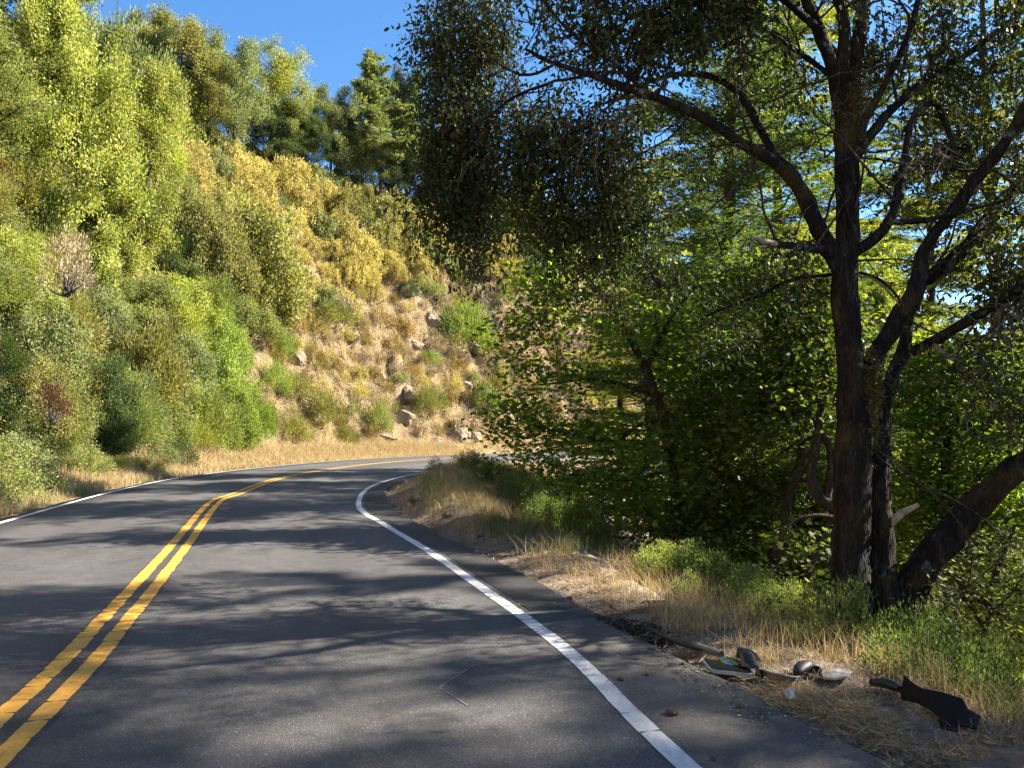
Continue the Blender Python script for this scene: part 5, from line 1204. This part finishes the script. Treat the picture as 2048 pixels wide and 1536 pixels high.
e = empty('bumper_trim', (0, 0, 0)); tag(e, 'dark grey bent bumper trim tube lying at the left end of the car debris', 'car debris', 'car debris')
gutter('tube', [(1304, 1268), (1322, 1280), (1350, 1293), (1384, 1304), (1400, 1308)], [.018, .030, .034, .034, .03], 'plastic', parent=e)
gutter('end_sleeve', [(1392, 1305), (1415, 1314), (1443, 1322)], [.036, .040, .038], 'greyplastic', parent=e, lift=.035)
e = empty('headlight_shell', (0, 0, 0)); tag(e, 'leaf-shaped broken headlight shell with a silver rim lying on the asphalt edge', 'car debris', 'car debris')
OUTL = [(1402, 1326), (1418, 1330), (1450, 1332), (1475, 1336), (1492, 1344), (1508, 1354), (1500, 1356), (1470, 1352), (1440, 1349), (1420, 1345)]
plate('rim', OUTL, 'silver', .030, .022, (.02, .05), parent=e)
plate('lens', OUTL, 'gloss', .036, .020, (.02, .05), parent=e, inset=.09)
plate('reflector_bowl', [(1438, 1331), (1458, 1330), (1474, 1335), (1478, 1341), (1460, 1343), (1444, 1338)], 'mirror', .052, .016, (.02, .05), parent=e)
e = empty('trim_wedge', (0, 0, 0)); tag(e, 'glossy black folded trim wedge standing behind the silver-rimmed shell', 'car debris', 'car debris')
def ruled(name, A, B, mat, th=.010, parent=None, jit=.0):
    """A moulded sheet between two edge polylines given as world points."""
    A, B = np.array(A, float), np.array(B, float); n_ = len(A); m_ = 5
    G = np.stack([A * (1 - k) + B * k for k in np.linspace(0, 1, m_)], 1) + R.normal(size=(n_, m_, 3)) * jit
    i = (np.arange(n_ - 1)[:, None] * m_ + np.arange(m_ - 1)[None]).ravel(); q = np.stack([i, i + 1, i + m_ + 1, i + m_], 1)
    me = mesh_np(name, G.reshape(-1, 3), q, M[mat]); bm = bmesh.new(); bm.from_mesh(me); bmesh.ops.solidify(bm, geom=bm.faces[:], thickness=th); bm.to_mesh(me); bm.free(); return link(name, me, parent)
gW = lambda px, py, d, z: (at(px, 870, d)[0], d, z)
ruled('face', [gW(1466, 0, 5.05, .13), gW(1492, 0, 5.0, .125), gW(1500, 0, 4.98, .10)], [gW(1474, 0, 4.92, .05), gW(1500, 0, 4.88, .055), gW(1512, 0, 4.86, .02)], 'gloss', parent=e)
ruled('back', [gW(1466, 0, 5.06, .13), gW(1490, 0, 5.02, .125), gW(1502, 0, 5.0, .11)], [gW(1462, 0, 5.2, .02), gW(1492, 0, 5.18, .02), gW(1514, 0, 5.12, .02)], 'greyplastic', parent=e)
ruled('lip', [gW(1500, 0, 4.88, .075), gW(1508, 0, 4.87, .06), gW(1516, 0, 4.86, .04)], [gW(1500, 0, 4.86, .004), gW(1509, 0, 4.85, .004), gW(1517, 0, 4.84, .004)], 'gloss', parent=e)
o = gutter('pale_strip', [(1514, 1350), (1535, 1360), (1560, 1367), (1588, 1370), (1600, 1366)], [.03, .04, .042, .038, .02], 'paleplastic', arc=PI * .8, rot=1.2, lift=.02); tag(o, 'dusty pale curved strip of bumper right of the black wedge', 'car debris', 'car debris')
o = gutter('black_bracket', [(1592, 1362), (1608, 1354), (1624, 1352), (1634, 1358)], [.03, .05, .05, .03], 'plastic', arc=PI * 1.2, rot=.2, lift=.03); tag(o, 'black curved bracket between the pale strip and the pale panel', 'car debris', 'car debris')
o = plate('broken_fairing', [(1640, 1352), (1660, 1344), (1690, 1346), (1704, 1356), (1696, 1370), (1668, 1374), (1648, 1370)], 'paleplastic', .035, .014, (.05, -.12), jag=1); tag(o, 'dusty pale broken panel half hidden in dry grass', 'car debris', 'car debris')
o = plate('plastic_shard', [(1568, 1392), (1576, 1386), (1588, 1390), (1590, 1397), (1580, 1400)], 'clear', .02, .006, (.2, .2), jag=1); tag(o, 'clear plastic shard on the orange dry grass', 'shard')
o = plate('orange_shard', [(1643, 1425), (1652, 1424), (1655, 1429), (1646, 1429)], 'reflector', .006, .004, (.05, .05), jag=1); tag(o, 'small orange reflector shard at the asphalt edge', 'shard')
o = gutter('grey_tube', [(1742, 1378), (1765, 1380), (1785, 1386), (1800, 1392)], [.03, .04, .045, .03], 'plastic', arc=PI * 1.1, rot=.4, lift=.03); tag(o, 'dark tube piece in the grass left of the torn black liner', 'car debris', 'car debris')
e = empty('torn_liner', (0, 0, 0)); tag(e, 'torn black wheel arch liner jutting out of the grass at the right', 'car debris', 'car debris')
ruled('shell', [gW(1790, 0, 4.5, .13), gW(1806, 0, 4.4, .12), gW(1824, 0, 4.3, .115), gW(1862, 0, 4.22, .125), gW(1902, 0, 4.15, .12), gW(1914, 0, 4.12, .075), gW(1938, 0, 4.06, .05)],
      [gW(1782, 0, 4.42, .02), gW(1806, 0, 4.32, .04), gW(1834, 0, 4.18, .05), gW(1864, 0, 4.1, .02), gW(1880, 0, 4.05, -.02), gW(1900, 0, 4.02, .025), gW(1928, 0, 4.0, .01)], 'liner', .014, e, .003)
ruled('torn_flap', [gW(1856, 0, 4.12, .05), gW(1878, 0, 4.07, .03), gW(1892, 0, 4.03, .01)], [gW(1862, 0, 4.0, -.07), gW(1896, 0, 3.96, -.04), gW(1936, 0, 3.92, -.07)], 'liner', .010, e, .005)

# marks on the asphalt
def stroke(name, pts, wd, mat, z=.0042):
    P = spline([tuple(gp(*p)) for p in pts], .02); k = wd * (.5 + .9 * R.random(len(P))); A = offset(P, 1) - P
    return tag(link(name, strip(name, P + A * k[:, None] / 2, P - A * k[:, None] / 2, z, M[mat])), kind='structure')
M['chalk'] = asphalt_mat('chalk_scrape', (.17, .165, .16), (.24, .235, .23)); M['stain'] = asphalt_mat('oil_stain', (.035, .034, .034), (.045, .043, .043)); M['tar'] = plain_mat('tar', (.035, .033, .033), .5)
stroke('scrape_mark', [(872, 1382), (890, 1368), (915, 1352), (950, 1330)], .011, 'chalk'); stroke('scrape_mark', [(880, 1378), (905, 1392), (935, 1412)], .008, 'chalk')
o_ = [(150 + 24 * math.cos(k), 1413 + 7 * math.sin(k)) for k in np.linspace(0, 2 * PI, 14, endpoint=False)]
tag(link('oil_stain', poly_sheet('oil_stain', [tuple(gp(*p)) for p in o_], .0042, 'stain', jit=.004)), kind='structure')
